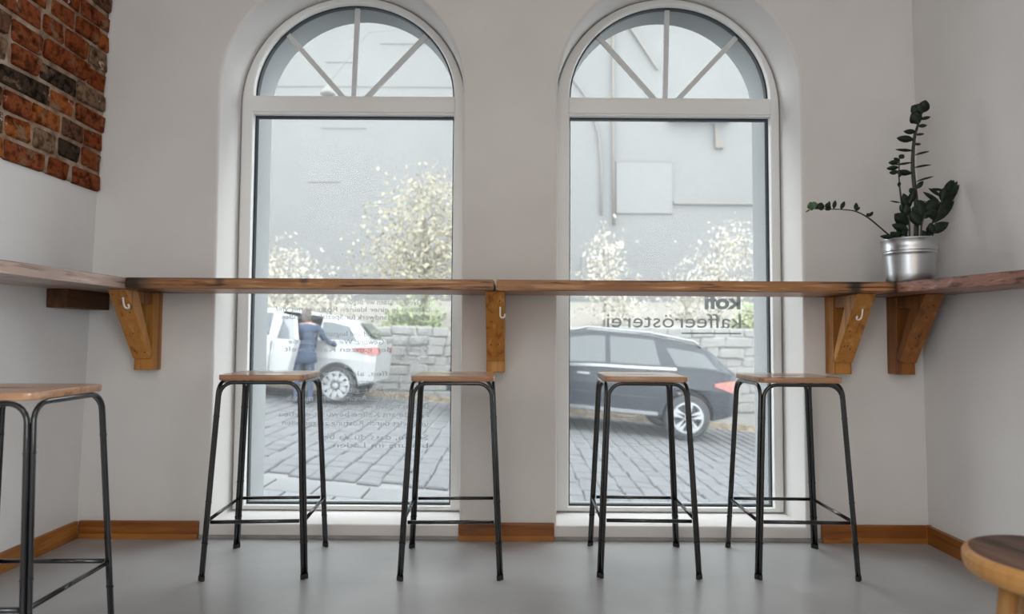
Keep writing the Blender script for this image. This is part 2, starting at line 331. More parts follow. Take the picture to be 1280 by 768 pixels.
tag(box('floor', -2.0, 1.95, -3.75, WY + .02, -.12, 0.0, M['floor']), kind='structure')

# windows
def make_window(i, cx, gx):
    w = empty('window_%d' % i, (0, 0, 0), kind='structure')
    fr = shape2d([arch(cx, 0.518, 0.061, 1.905, 0.518), arch(gx, 0.464, 0.080, 1.955, 0.440)], 0.068, 0.007, 2)
    mesh_obj('frame', upright(fr, 2.984), M['pvc'], w)
    bm = bmesh.new(); add_box(bm, gx - .468, gx + .468, 2.952, 3.016, 1.868, 1.955, 0.006); add_box(bm, gx - .468, gx + .468, 2.944, 2.96, 1.877, 1.944, 0.005)
    from_bm('transom', bm, M['pvc'], w)
    zc = 1.951
    # rubber gaskets round both panes
    g = shape2d([rect(gx - .470, gx + .470, .074, 1.874), rect(gx - .457, gx + .457, .088, 1.860)], 0.024)
    mesh_obj('gasket', upright(g, 2.992), M['gasket'], w)
    g = shape2d([arch(gx, .470, 1.950, 1.957, .444), arch(gx, .456, 1.957, 1.959, .431)], 0.024)
    mesh_obj('gasket', upright(g, 2.992), M['gasket'], w)
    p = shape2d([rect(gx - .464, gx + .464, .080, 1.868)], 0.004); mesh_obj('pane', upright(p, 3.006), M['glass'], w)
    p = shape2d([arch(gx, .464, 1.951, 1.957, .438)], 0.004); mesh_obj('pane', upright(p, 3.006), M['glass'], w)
    for (xa, za, xb, zb) in ((-.012, zc, 0.0, 2.395), (-.050, zc, -.325, 2.262), (.038, zc, .325, 2.262)):
        a = Vector((gx + xa, 2.998, za)); b = Vector((gx + xb, 2.998, zb)); d = (b - a).normalized(); n = Vector((-d.z, 0, d.x)) * .0115
        bm = bmesh.new(); t = Vector((0, .006, 0))
        add_hull(bm, [a - n - t, a + n - t, a + n + t, a - n + t, b - n - t, b + n - t, b + n + t, b - n + t])
        from_bm('muntin', bm, M['muntin'], w)
    return w
W1 = make_window(1, WIN[0][0], GLASSX[0]); W2 = make_window(2, WIN[1][0], GLASSX[1])

def text_mesh(body, size, bold=0.0):
    cu = bpy.data.curves.new('txt', 'FONT'); cu.body = body; cu.size = size; cu.offset = bold; cu.extrude = 0.0004; cu.resolution_u = 3
    return curve_mesh(cu)
def mirrored(me, x0, z0, sx=1.0, sz=1.0, y=3.0012):
    """text that reads from the street: seen from inside it runs right to left"""
    me.transform(Matrix(((-sx, 0, 0, x0), (0, 0, 1, y), (0, sz, 0, z0), (0, 0, 0, 1)))); return me
def fit(body, width, xh, x0, z0, mat, parent, bold=0.0):
    me = text_mesh(body, 0.1, bold)
    ux = [v.co.x for v in me.vertices]; wd = max(ux) - min(ux)
    mirrored(me, x0 + min(ux) * width / wd, z0, width / wd, xh / 0.0537)
    return mesh_obj('lettering', me, mat, parent)
fit('kofi', 0.168, 0.051, 1.060, 0.982, M['letter'], W2, 0.0035)
fit('kaffeerösterei', 0.620, 0.051, 1.060, 0.892, M['letter'], W2)
box('lettering_underline', 0.785, 1.060, 3.0008, 3.0018, 0.863, 0.870, M['letter'], W2)
LINES = [(378, 'Mit Neugier haben wir begonnen', 420, 0), (387.5, 'und uns in einer kleinen Rösterei mit viel', 346, 0), (397, 'Herz dem Handwerk für Spezialitätenkaffee.', 350, .0004),
         (418, 'Wir rösten schonend und langsam durch', 382, 0), (428, 'Qualität und Gewürz. Wir zeigen uns die', 362, .0003), (437.5, 'Vielfalt der ganzen Kaffeewelt', 357, 0), (448, 'zu bieten.', 490, 0),
         (467.5, 'Mehr Kaffee, als das wo', 396, 0), (477.5, 'aus der Natur kommt und voll', 398, 0), (488, 'Sorgfalt wächst, gibt', 432, 0), (498, 'eine Vielfalt an Aromen und nach b', 362, .0005),
         (507.5, 'Darum wollen wir unseren Kaffee', 382, 0), (518, 'Freude am Kaffee bewusst erleben', 352, 0), (529, 'und zeigt durch Röstung zu genießen', 356, 0), (546, 'Schön, dass du da bist', 400, 0), (556, 'bei uns im Laden', 420, 0)]
for (py, s, xe, b) in LINES:
    fit(s, (537 - xe) * 0.003715, 0.0182, -0.382, 1.0065 - (py + 3 - 377) * 0.00370, M['letter_pale'], W1, b)

# baseboards and thresholds
BZ = 0.072
def baseboard(name, x0, x1, y0, y1):
    bm = bmesh.new(); add_box(bm, x0, x1, y0, y1, 0.0, BZ, 0.004)
    o = tag(from_bm(name, bm, M['pine_dark']), kind='structure')
    box('moulding', x0 + .001, x1 - .001, y0 - .004, y0 + .002, 0.0, .021, M['pine'], o, .002); return o
baseboard('baseboard_front', -1.792, -1.297, WY - .017, WY)
baseboard('baseboard_front', -0.217, 0.181, WY - .017, WY)
baseboard('baseboard_front', 1.292, 1.728, WY - .017, WY)
def side_board(name, xw, y0, y1, s):
    bm = bmesh.new(); add_box(bm, xw(0.03), xw(0.03) + s * .018, y0, y1, 0.0, BZ, 0.004); return tag(from_bm(name, bm, M['pine_y']), kind='structure')
M['pine_y'] = wood('stained_pine_side', (0.15, 0.045, 0.006), (0.29, 0.10, 0.015), (0.42, 0.17, 0.035), 'y', 0.4)
side_board('baseboard_left', lx, 2.482, WY - .017, 1); side_board('baseboard_left', lx, -1.0, 2.474, 1)
side_board('baseboard_right', rx, -1.0, WY - .017, -1)
M['threshold'] = noisy('grey_threshold', [(0.3, (0.20, 0.19, 0.18)), (0.7, (0.34, 0.33, 0.32))], (1, 1, 1), 9, 5, 0.8)
tag(box('trim_1', -1.297, -0.217, WY - .012, WY + .01, 0, .014, M['threshold'], bev=.003), kind='structure')
tag(box('trim_2', 0.181, 1.292, WY - .012, WY + .01, 0, .014, M['threshold'], bev=.003), kind='structure')

# exposed brick on the left wall: mortar bed plus single bricks
def wall_pt(y, z, d): return Vector((lx(z) + d, y, z))
bm = bmesh.new(); BZ0 = 1.452
add_hull(bm, [wall_pt(1.2, BZ0 + .004, -.02), wall_pt(1.2, BZ0 + .004, .009), wall_pt(WY - .006, BZ0 + .004, .009), wall_pt(WY - .006, BZ0 + .004, -.02),
              wall_pt(1.2, 3.03, -.02), wall_pt(1.2, 3.03, .009), wall_pt(WY - .006, 3.03, .009), wall_pt(WY - .006, 3.03, -.02)])
from_bm('mortar', bm, M['mortar'], wall_left)
rb = random.Random(21); z = BZ0; row = 0
while z < 3.0:
    h = rb.uniform(.066, .078); y = WY - rb.uniform(.004, .012)
    first = True
    while y > 1.25:
        ln = rb.choice([.115, .12, .125, .15, .19, .235]) if not first else rb.choice([.06, .115, .17])
        first = False
        y0 = max(y - ln, 1.2); a = rb.uniform(.014, .026); bm = bmesh.new(); j = lambda s=.009: rb.uniform(-s, s)
        dz = .010 * (1 - .0) * j(1.0) * 0.4
        pts = [wall_pt(y0 + j(), z + j(.004), -.01), wall_pt(y0 + j(), z + j(.006), a + j(.0035)), wall_pt(y + j(), z + j(.006), a + j(.0035)), wall_pt(y + j(), z + j(.004), -.01),
               wall_pt(y0 + j(), z + h + j(.004), -.01), wall_pt(y0 + j(), z + h + j(.006), a + j(.0035)), wall_pt(y + j(), z + h + j(.006), a + j(.0035)), wall_pt(y + j(), z + h + j(.004), -.01)]
        for p in pts:
            p.z = max(p.z, BZ0); p.y = min(p.y, WY - .002)
        add_hull(bm, pts)
        bmesh.ops.bevel(bm, geom=bm.edges[:], offset=rb.uniform(.003,.009), segments=1, affect='EDGES')
        from_bm('brick', bm, rb.choices(BRICKS, [5, 4 if row else 9, 5, 2, 1.0, 1.6])[0], wall_left)
        y = y0 - rb.uniform(.006, .020)
    z += h + rb.uniform(.008, .018); row += 1

# ------------------------------------------------------------------ counters
CT, CB, CF = 1.062, 1.021, 2.44
def board(name, poly, mat, label):
    bm = bmesh.new(); n = len(poly)
    lo = [bm.verts.new((x, y, CB)) for x, y in poly]; hi = [bm.verts.new((x, y, CT)) for x, y in poly]
    bm.faces.new(lo[::-1]); bm.faces.new(hi)
    for i in range(n): bm.faces.new((lo[i], lo[(i + 1) % n], hi[(i + 1) % n], hi[i]))
    bmesh.ops.bevel(bm, geom=[e for e in bm.edges], offset=.0035, segments=2, affect='EDGES')
    o = from_bm(name, bm, mat); tag(o, label, 'counter'); return o
board('counter_board', [(-1.458, WY - .002), (-1.462, CF), (-0.069, CF), (-0.069, WY - .002)], M['counter'], 'brown wooden counter board across the small-print window, scorched where it meets the brick wall')
board('counter_board', [(-0.060, WY - .002), (-0.060, CF + .002), (1.452, CF + .002), (1.452, WY - .002)], M['counter_r'], 'brown wooden counter board across the window with the large lettering, ending at the plant pot')
board('counter_board', [(lx(1.04) + .002, WY - .002), (lx(1.04) + .002, .7), (-1.555, .7), (-1.482, 1.863), (-1.464, CF), (-1.464, WY - .002)], M['counter_side'], 'wooden counter board with a painted pale sheen along the wall below the exposed bricks')
board('counter_board', [(1.458, WY - .002), (1.458, CF), (1.570, 1.985), (1.640, 1.70), (rx(1.04) - .002, 1.70), (rx(1.04) - .002, WY - .002)], M['counter_purple'], 'red-brown wooden counter board behind the plant pot, angled along the side wall')

# ------------------------------------------------------------------ brackets
def make_bracket(xl, mat, label, hook=None, screws=()):
    """upright timber on the wall, slanting strut and a short top arm; xl = left edge"""
    w = .076; yw = WY - .001
    r = empty('counter_bracket', (xl, yw, 0.70), 0, label, 'bracket', None)
    box('post', 0, w, -.068, 0, 0.0, CB - .70 - .001, mat, r, .003)
    box('top_arm', .008, w - .008, -.19, -.069, CB - .70 - .05, CB - .70 - .0015, M['pine_shaded'], r, .003)
    # strut: a parallelogram in side view, running from the foot of the post up to the front
    z1 = CB - .70 - .0012
    bm = bmesh.new()
    add_hull(bm, [(.001, -.078, .047), (w - .001, -.078, .047), (w - .001, -.0685, .080), (.001, -.0685, .080),
                  (.001, -.262, z1), (w - .001, -.262, z1), (w - .001, -.185, z1), (.001, -.185, z1)])
    # the lower end sits on the post: shift so that the front face starts at the post's front
    bmesh.ops.bevel(bm, geom=bm.edges[:], offset=.002, segments=1, affect='EDGES')
    from_bm('strut', bm, mat, r)
    d = Vector((0, -.262 + .078, z1 - .047)); nrm = Vector((0, -d.z, d.y)).normalized()
    if nrm.y > 0: nrm = -nrm
    def on(u, t): return Vector((u, -.078, .047)) + d * t
    for (u, t) in screws:
        bm = bmesh.new(); p = on(u, t); add_tube(bm, [p - nrm * .001, p + nrm * .0012], .0028, 8); from_bm('screw', bm, M['screw'], r)
    if hook:
        p = on(*hook); bm = bmesh.new(); dn = d.normalized()
        pts = [p + nrm * .001 + dn * .030, p + nrm * .006 + dn * .018, p + nrm * .010 + dn * .006]
        s = hook_dir = Vector((1, 0, 0)) * (-1 if xl < 0 else 1) * (-1)
        for k in range(7):
            a = PI * k / 6
            pts.append(p + nrm * .011 + dn * (-.004 - .010 * math.sin(a)) + s * (.009 - .009 * math.cos(a)))
        pts.append(p + nrm * .012 + dn * .004 + s * .018)
        add_tube(bm, pts, .0034, 8); from_bm('hook', bm, M['hook'], r, True)
    return r
make_bracket(-1.553, M['pine_z'], 'orange pine bracket with white hook next to the short dark timber block', (.052, .80), [(.014, .93), (.058, .68), (.04, .38), (.02, .12), (.06, .1)])
make_bracket(-0.104, M['pine_z'], 'orange pine bracket seen head-on between the two windows', (.058, .70), [(.02, .86), (.056, .87), (.024, .58), (.02, .24), (.05, .25)])
make_bracket(1.322, M['pine_z'], 'orange pine bracket with white hook beside the window with large lettering', (.040, .70), [(.02, .47), (.03, .26), (.018, .25), (.045, .21)])
make_bracket(1.583, M['pine_shaded'], 'pine bracket in a painted-shade tone without a hook, directly under the plant pot', None, [(.03, .82), (.05, .84), (.04, .68), (.03, .38), (.04, .40), (.03, .22)])
o = box('timber_block', lx(1.0) + .001, lx(1.0) + .082, 2.478, WY - .001, .948, CB - .001, M['ledger'], None, .003)
tag(o, 'short dark timber block on the wall under the counter below the bricks', 'timber block')

# ------------------------------------------------------------------ bar stools
def build_stool():
    r = empty('bar_stool', (0, 0, 0), 0, '', 'stool', 'wooden-topped bar stools')
    C0, C1, ZT, T, TR = .1785, .1455, .6785, .0093, .0068
    c = lambda z: C0 + (C1 - C0) * z / .69
    ch = .026; hw = .150
    octo = [(-hw + ch, -hw), (hw - ch, -hw), (hw - .006, -hw + .012), (hw, -hw + ch), (hw, hw - ch), (hw - .006, hw - .012), (hw - ch, hw), (-hw + ch, hw), (-hw + .006, hw - .012), (-hw, hw - ch), (-hw, -hw + ch), (-hw + .006, -hw + .012)]
    slot = [(-.040 + .014 * math.cos(a), .014 * math.sin(a)) for a in [PI / 2 + PI * k / 8 for k in range(9)]] + [(.040 + .014 * math.cos(a), .014 * math.sin(a)) for a in [-PI / 2 + PI * k / 8 for k in range(9)]]
    me = shape2d([octo, slot], .020, .003, 2); me.transform(Matrix.Translation((0, 0, .6955)))
    mesh_obj('seat', me, M['seat'], r)
    for k in range(4):
        R = Matrix.Rotation(k * PI / 2, 4, 'Z'); rad = .048
        half = []
        for zz in (0.012, .2, .4, ZT - rad): half.append((c(zz) - T, zz))
        xt = c(ZT - rad) - T
        for q in range(1, 7):
            a = (PI / 2) * q / 6; half.append((xt - rad * (1 - math.cos(a)) , ZT - rad + rad * math.sin(a)))
        pts = [Vector((x, -c(z), z)) for x, z in half] + [Vector((-x, -c(z), z)) for x, z in half[::-1]]
        bm = bmesh.new(); add_tube(bm, [R @ p for p in pts], TR, 10); from_bm('side_frame', bm, M['black_tube'], r, True)
        zs = .197; bm = bmesh.new(); e = c(zs) - 2 * T
        add_tube(bm, [R @ Vector((-e, -c(zs) + .002, zs)), R @ Vector((e, -c(zs) + .002, zs))], .0066, 10); from_bm('stretcher', bm, M['black_tube'], r, True)
        cap = bmesh.new()
        for (dx, dy) in ((T, 0), (0, T)):
            f = lambda zz: R @ Vector((-(c(zz) - dx), -(c(zz) - dy), zz))
            add_tube(cap, [f(0.0), f(.016)], .0077, 10)
        from_bm('foot_cap', cap, M['foot_rubber'], r)
        for zz in (.56, .265, .125):
            clip = bmesh.new()
            for (dx, dy) in ((T, 0), (0, T)):
                f = lambda q: R @ Vector((-(c(q) - dx), -(c(q) - dy), q)); add_tube(clip, [f(zz - .002), f(zz + .002)], .0082, 10)
            from_bm('clip', clip, M['black_tube'], r)
    return r
ST = build_stool()
STOOLS = [(-0.904, 2.458, 4.2, 'black-legged wooden bar stool before the window with the small print, overlapping the white car'),
          (-0.215, 2.465, 1.9, 'black-legged wooden bar stool under the middle bracket between the windows'),
          (0.494, 2.496, -1.2, 'black-legged wooden bar stool in front of the dark car, under the words on the glass'),
          (1.050, 2.487, -1.4, 'black-legged wooden bar stool beside the dark car tail lamp and window jamb'),
          (-1.312, 1.72, 1.5, 'black-legged wooden bar stool standing apart under the counter below the brick patch')]
for i, (x, y, a, lab) in enumerate(STOOLS):
    s = ST if i == 0 else copy_tree(ST)
    s.location = (x, y, 0); s.rotation_euler = (0, 0, math.radians(a)); s['label'] = lab

# round low stool at the lower right
r = empty('round_stool', (1.008, 1.205, 0), 0.2, 'low round wooden stool with dark top and honey-coloured rim near the side wall', 'stool')
bm = bmesh.new(); rings = add_lathe(bm, [(.02, .450), (.132, .450), (.140, .4492), (.147, .446), (.151, .438), (.151, .424), (.147, .412), (.136, .405), (.02, .405)], 56)
bm.faces.new(rings[0]); bm.faces.new(rings[-1][::-1])
bmesh.ops.recalc_face_normals(bm, faces=bm.faces[:])
for f in bm.faces: f.material_index = 1 if (f.normal.z > .95 and f.calc_center_median().z > .44) else 0
o = from_bm('seat', bm, [M['honey'], M['walnut']], r, False)
for k in range(4):
    a = PI / 4 + k * PI / 2 + .45; bm = bmesh.new(); ca, sa = math.cos(a), math.sin(a)
    add_tube(bm, [(.085 * ca, .085 * sa, .404), (.145 * ca, .145 * sa, 0.0)], [.017, .013], 12); from_bm('leg', bm, M['honey'], r, True)
    b2 = a + PI / 2; bm = bmesh.new()
    add_tube(bm, [(.118 * ca, .118 * sa, .18), (.118 * math.cos(b2), .118 * math.sin(b2), .18)], .008, 8); from_bm('stretcher', bm, M['honey'], r, True)

# ------------------------------------------------------------------ plant in the galvanised bucket
PL = empty('potted_plant', (1.527, 2.48, CT), 0, 'dark leafy plant in a ribbed galvanised metal bucket standing on the counter corner', 'plant')
bm = bmesh.new(); H = .1655; R0, R1 = .080, .0952
rr = lambda t: R0 + (R1 - R0) * t
prof = [(.01, .002), (R0 - .003, 0.0), (R0, .003)]
for t in (.2, .4, .6, .66): prof.append((rr(t), H * t))
prof += [(rr(.675) + .0028, H * .675), (rr(.69), H * .69), (rr(.72), H * .72), (rr(.735) + .0028, H * .735), (rr(.75), H * .75), (rr(.775) + .002, H * .775), (rr(.79), H * .79), (rr(.95), H * .95), (rr(1) + .003, H - .003), (rr(1) + .0035, H), (rr(1), H + .002), (rr(1) - .003, H - .002), (rr(.86) - .003, H * .86), (.01, H * .85)]
add_lathe(bm, prof, 48); pot = from_bm('bucket', bm, M['galv'], PL, True)
bm = bmesh.new(); rg = add_lathe(bm, [(.003, H * .93), (.05, H * .925), (rr(.9) - .004, H * .9)], 24); bm.faces.new(rg[0]); from_bm('soil', bm, M['soil'], PL)
PX = .00306
def Q(x, y, d=0.0): return Vector(((x - 1138.5) * PX, d, (300 - y) * PX + H))
def leaf(parent, b, t, w, mat=None, face=0.3, curve=.12):
    """pointed oval leaf from base b to tip t; face turns the blade about its own axis (0 = flat to the front)"""
    b = Vector(b); t = Vector(t); ax = t - b; L = ax.length; ax.normalize()
    side = ax.cross(Vector((0, 1, 0))).normalized(); nn = side.cross(ax).normalized()
    s2 = side * math.cos(face) + nn * math.sin(face); n2 = s2.cross(ax).normalized()
    bm = bmesh.new(); prev = None; st = [(0, .06), (.15, .55), (.35, .95), (.55, 1.0), (.75, .78), (.9, .4), (1.0, .02)]
    for (u, ww) in st:
        c = b + ax * (L * u) + n2 * (-curve * L * math.sin(PI * u) * .5)
        l = bm.verts.new(c - s2 * w * .5 * ww + n2 * w * .10 * ww); m = bm.verts.new(c); rr_ = bm.verts.new(c + s2 * w * .5 * ww + n2 * w * .10 * ww)
        if prev:
            bm.faces.new((prev[0], prev[1], m, l)); bm.faces.new((prev[1], prev[2], rr_, m))
        prev = (l, m, rr_)
    o = from_bm('leaf', bm, mat or M['leaf'], parent, True)
    sm = o.modifiers.new('thickness', 'SOLIDIFY'); sm.thickness = .0012
    return o
def stem(pts, r0, r1):
    n = len(pts); bm = bmesh.new()
    fine = []
    for i in range(n - 1):
        for k in range(3):
            u = k / 3; p0 = pts[max(i - 1, 0)]; p1 = pts[i]; p2 = pts[i + 1]; p3 = pts[min(i + 2, n - 1)]
            fine.append(0.5 * ((2 * p1) + (p2 - p0) * u + (2 * p0 - 5 * p1 + 4 * p2 - p3) * u * u + (3 * p1 - p0 - 3 * p2 + p3) * u ** 3))
    fine.append(pts[-1]); m = len(fine)
    add_tube(bm, fine, [r0 + (r1 - r0) * i / (m - 1) for i in range(m)], 8)
    return from_bm('stem', bm, M['stem'], PL, True)
def leaves(st, lst, d0=0.0, mat=None):
    for (bx, by, tx, ty, w, f) in lst:
        dd = random.uniform(-.012, .012)
        leaf(st, Q(bx, by, d0), Q(tx, ty, d0 + dd), w * PX * 1.18, mat, f)
# tall centre stem
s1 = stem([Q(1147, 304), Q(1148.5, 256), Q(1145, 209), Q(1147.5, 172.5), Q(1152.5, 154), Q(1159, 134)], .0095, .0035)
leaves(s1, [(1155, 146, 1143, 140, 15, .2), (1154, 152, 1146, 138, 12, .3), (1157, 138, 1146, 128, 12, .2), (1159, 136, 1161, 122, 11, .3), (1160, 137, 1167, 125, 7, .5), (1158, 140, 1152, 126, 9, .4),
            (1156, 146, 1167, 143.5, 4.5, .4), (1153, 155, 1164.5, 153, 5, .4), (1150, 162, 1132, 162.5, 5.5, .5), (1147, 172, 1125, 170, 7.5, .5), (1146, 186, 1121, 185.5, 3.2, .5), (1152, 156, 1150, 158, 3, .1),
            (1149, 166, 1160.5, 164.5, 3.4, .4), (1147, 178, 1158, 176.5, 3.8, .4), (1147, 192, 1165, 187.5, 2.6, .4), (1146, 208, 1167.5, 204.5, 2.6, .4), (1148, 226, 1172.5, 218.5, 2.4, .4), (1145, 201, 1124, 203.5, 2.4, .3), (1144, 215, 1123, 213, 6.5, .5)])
# left upright stem with the small rosette on top
s2 = stem([Q(1132, 302, -.02), Q(1128, 270, -.02), Q(1125, 244, -.02), Q(1123.5, 222, -.02), Q(1124.5, 198, -.02)], .0045, .002)
leaves(s2, [(1123.5, 203, 1110, 203.5, 5.5, .4), (1123.5, 209, 1110, 210, 5, .4), (1123, 215, 1109, 217, 5, .4), (1124.5, 198, 1132, 192, 6, .4), (1125, 201, 1116, 198, 3.6, .4), (1123, 222, 1124.5, 217, 3, .2), (1123, 234, 1122, 228, 3.5, .2),
            (1125, 254, 1110.5, 252.2, 1.8, .3)], -.02)
# middle leaves, larger and broad
s3 = stem([Q(1131, 302, -.04), Q(1131, 280, -.04), Q(1130, 262, -.04), Q(1134, 246, -.04), Q(1146, 231, -.04)], .004, .0018)
leaves(s3, [(1131, 262, 1126, 243, 8, .3), (1132, 258, 1137, 238, 7, .3), (1132, 262, 1128, 248, 9, .1), (1138, 243, 1133, 237, 6, .2), (1141, 238, 1149, 228, 5, .4), (1130, 270, 1120, 258, 8, .3), (1128, 272, 1126, 258, 9, .3), (1130, 283, 1111, 270, 13, .2), (1130, 290, 1108, 283, 8.5, .3), (1127, 297, 1118, 283, 11, .3), (1130, 262, 1122, 248, 6, .4)], -.04)
s4 = stem([Q(1143, 303, -.05), Q(1144, 285, -.05), Q(1148, 272, -.05), Q(1151, 262, -.05)], .004, .002)
leaves(s4, [(1149, 266, 1136, 254, 12, .2), (1148, 270, 1133, 262, 12, .3), (1150, 266, 1165, 251, 12, .2), (1149, 270, 1161, 264, 12, .3), (1145, 284, 1131, 266, 12, .2), (1146, 280, 1138, 272, 10, .2), (1145, 274, 1142, 256, 10, .2), (1147, 276, 1152, 262, 12, .1)], -.05)
# right shoot of long overlapping leaves
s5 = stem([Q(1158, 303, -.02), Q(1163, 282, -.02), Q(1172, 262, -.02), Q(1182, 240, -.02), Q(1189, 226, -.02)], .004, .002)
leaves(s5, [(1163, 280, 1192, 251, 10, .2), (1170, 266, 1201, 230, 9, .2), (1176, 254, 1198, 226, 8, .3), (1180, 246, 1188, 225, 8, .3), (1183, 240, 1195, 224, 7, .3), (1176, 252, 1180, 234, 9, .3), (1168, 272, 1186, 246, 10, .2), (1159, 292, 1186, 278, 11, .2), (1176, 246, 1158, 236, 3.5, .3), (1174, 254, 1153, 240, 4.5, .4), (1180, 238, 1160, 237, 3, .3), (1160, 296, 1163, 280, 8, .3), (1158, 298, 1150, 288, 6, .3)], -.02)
s6 = stem([Q(1158, 303, -.03), Q(1164, 290, -.03), Q(1166, 275, -.03), Q(1162, 262, -.03), Q(1153, 252, -.03)], .003, .0015)
leaves(s6, [(1166, 278, 1154, 258, 7, .3), (1167, 274, 1163, 254, 5, .3), (1162, 294, 1158, 280, 8, .2)], -.03)
# long stem arching out to the left
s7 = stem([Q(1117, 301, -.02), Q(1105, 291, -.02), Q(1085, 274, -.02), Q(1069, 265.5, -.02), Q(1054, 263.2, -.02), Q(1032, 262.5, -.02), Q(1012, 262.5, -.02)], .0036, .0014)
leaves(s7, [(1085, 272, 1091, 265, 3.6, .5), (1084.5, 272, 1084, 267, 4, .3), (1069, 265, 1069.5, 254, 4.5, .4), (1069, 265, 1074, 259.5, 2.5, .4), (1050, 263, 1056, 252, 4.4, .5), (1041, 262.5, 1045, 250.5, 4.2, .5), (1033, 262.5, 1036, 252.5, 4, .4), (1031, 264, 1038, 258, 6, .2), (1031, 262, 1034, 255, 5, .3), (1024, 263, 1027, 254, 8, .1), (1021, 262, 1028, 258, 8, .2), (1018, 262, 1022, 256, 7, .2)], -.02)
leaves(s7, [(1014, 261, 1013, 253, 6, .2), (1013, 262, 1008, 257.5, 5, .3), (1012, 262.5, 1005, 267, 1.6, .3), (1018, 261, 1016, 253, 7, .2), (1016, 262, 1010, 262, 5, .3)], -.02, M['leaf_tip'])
s8 = stem([Q(1120, 303, -.03), Q(1117, 298, -.03), Q(1113, 296, -.03)], .003, .002)
leaves(s8, [(1117, 298, 1096, 297, 5.5, .4), (1118, 299, 1108, 292, 7, .3), (1119, 300, 1112, 301, 6, .3), (1121, 300, 1116, 290, 8, .2)], -.03)

# ------------------------------------------------------------------ outside: street, pavement
SL = -0.0887
def gz(x): return -0.577 + SL * x
SANG = math.atan(-SL)
bm = bmesh.new(); add_hull(bm, [(-16, 3.19, gz(-16) - .5), (16, 3.19, gz(16) - .5), (16, 24, gz(16) - .5), (-16, 24, gz(-16) - .5),
                                (-16, 3.19, gz(-16) - .012), (16, 3.19, gz(16) - .012), (16, 24, gz(16) - .012), (-16, 24, gz(-16) - .012)])
street = from_bm('street', bm, M['joint']); tag(street, kind='structure')
def block_mesh(name, sx, sy, h, bev):
    bm = bmesh.new(); vs = [(-sx / 2, -sy / 2, 0), (sx / 2, -sy / 2, 0), (sx / 2, sy / 2, 0), (-sx / 2, sy / 2, 0)]
    lo = [bm.verts.new(v) for v in vs]; mi = [bm.verts.new((v[0], v[1], h - bev)) for v in vs]; hi = [bm.verts.new((v[0] * (1 - 2 * bev / sx), v[1] * (1 - 2 * bev / sy), h)) for v in vs]
    for i in range(4):
        j = (i + 1) % 4; bm.faces.new((lo[i], lo[j], mi[j], mi[i])); bm.faces.new((mi[i], mi[j], hi[j], hi[i]))
    bm.faces.new(hi); me = bpy.data.meshes.new(name); bm.to_mesh(me); bm.free(); return me
rc = random.Random(5)
cob = [block_mesh('cobble', .186 + .006 * k, .225 + .01 * k, .055, .012) for k in range(3)]
for m in cob: m.materials.append(M['cobble'])
slots = []
x = -6.4; col = 0
while x < 6.4:
    y = 5.75 + rc.uniform(0, .2)
    while y < 13.6:
        ln = rc.uniform(.22, .27)
        if abs(x) / (y) < .80: slots.append((x + rc.uniform(-.012, .012), y + ln / 2, ln, rc.random()))
        y += ln + .012
    x += .205; col += 1
def seen(x, y):   # inside the two window cones
    t = x / y
    return (-.42 < t < -.08) or (.08 < t < .42)
vis = sorted([s for s in slots if seen(s[0], s[1])], key=lambda s: s[1]); keep = set(id(s) for s in vis[:300])
big = bmesh.new()
for s in slots:
    x, y, ln, u = s; z = gz(x) - .045 + u * .012
    if id(s) in keep:
        o = bpy.data.objects.new('cobble', cob[int(u * 2.99)]); COL.objects.link(o); o.parent = street
        o.location = (x, y, z); o.rotation_euler = ((u - .5) * .06, SANG + (u * 7 % 1 - .5) * .06, (u * 13 % 1 - .5) * .06); o.scale = (1, ln / .24, 1)
    else:
        a = .18 / 2; b = ln / 2 - .004; v0 = [(x - a, y - b), (x + a, y - b), (x + a, y + b), (x - a, y + b)]
        lo = [big.verts.new((p[0], p[1], gz(p[0]) - .045)) for p in v0]; hi = [big.verts.new((x + (p[0] - x) * .9, y + (p[1] - y) * .92, gz(p[0]) + .006 * u + .002)) for p in v0]
        big.faces.new(hi)
        for i in range(4): big.faces.new((lo[i], lo[(i + 1) % 4], hi[(i + 1) % 4], hi[i]))
o = from_bm('cobbles', big, M['cobble'], street); o['kind'] = 'stuff'
sl = block_mesh('paving_slab', .385, .385, .05, .006); sl.materials.append(M['slab'])
for i in range(-10, 11):
    for k in range(6):
        x = i * .40 + (.2 if k % 2 else 0); y = 3.42 + k * .40
        if abs(x) / y < .75:
            o = bpy.data.objects.new('paving_slab', sl); COL.objects.link(o); o.parent = street
            o.location = (x, y, gz(x) - .03); o.rotation_euler = (0, SANG, 0)
# leaf litter along the far kerb
bm = bmesh.new(); n = 120; rl = random.Random(9); rows = []
for i in range(n + 1):
    x = -7 + 14 * i / n; hgt = .06 + .12 * (0.5 + .5 * math.sin(i * 1.7) * math.cos(i * .61)) * rl.uniform(.5, 1)
    rows.append([bm.verts.new((x, 12.62 + rl.uniform(-.06, .06), gz(x) - .01)), bm.verts.new((x, 12.80, gz(x) + hgt)), bm.verts.new((x, 13.1, gz(x) + hgt * .7)), bm.verts.new((x, 13.35, gz(x) - .01))])
for i in range(n):
    for k in range(3): bm.faces.new((rows[i][k], rows[i + 1][k], rows[i + 1][k + 1], rows[i][k + 1]))
o = from_bm('leaf_litter', bm, M['litter']); tag(o, 'strip of brown fallen leaves along the far kerb behind the cars', 'leaf litter', kind='stuff')

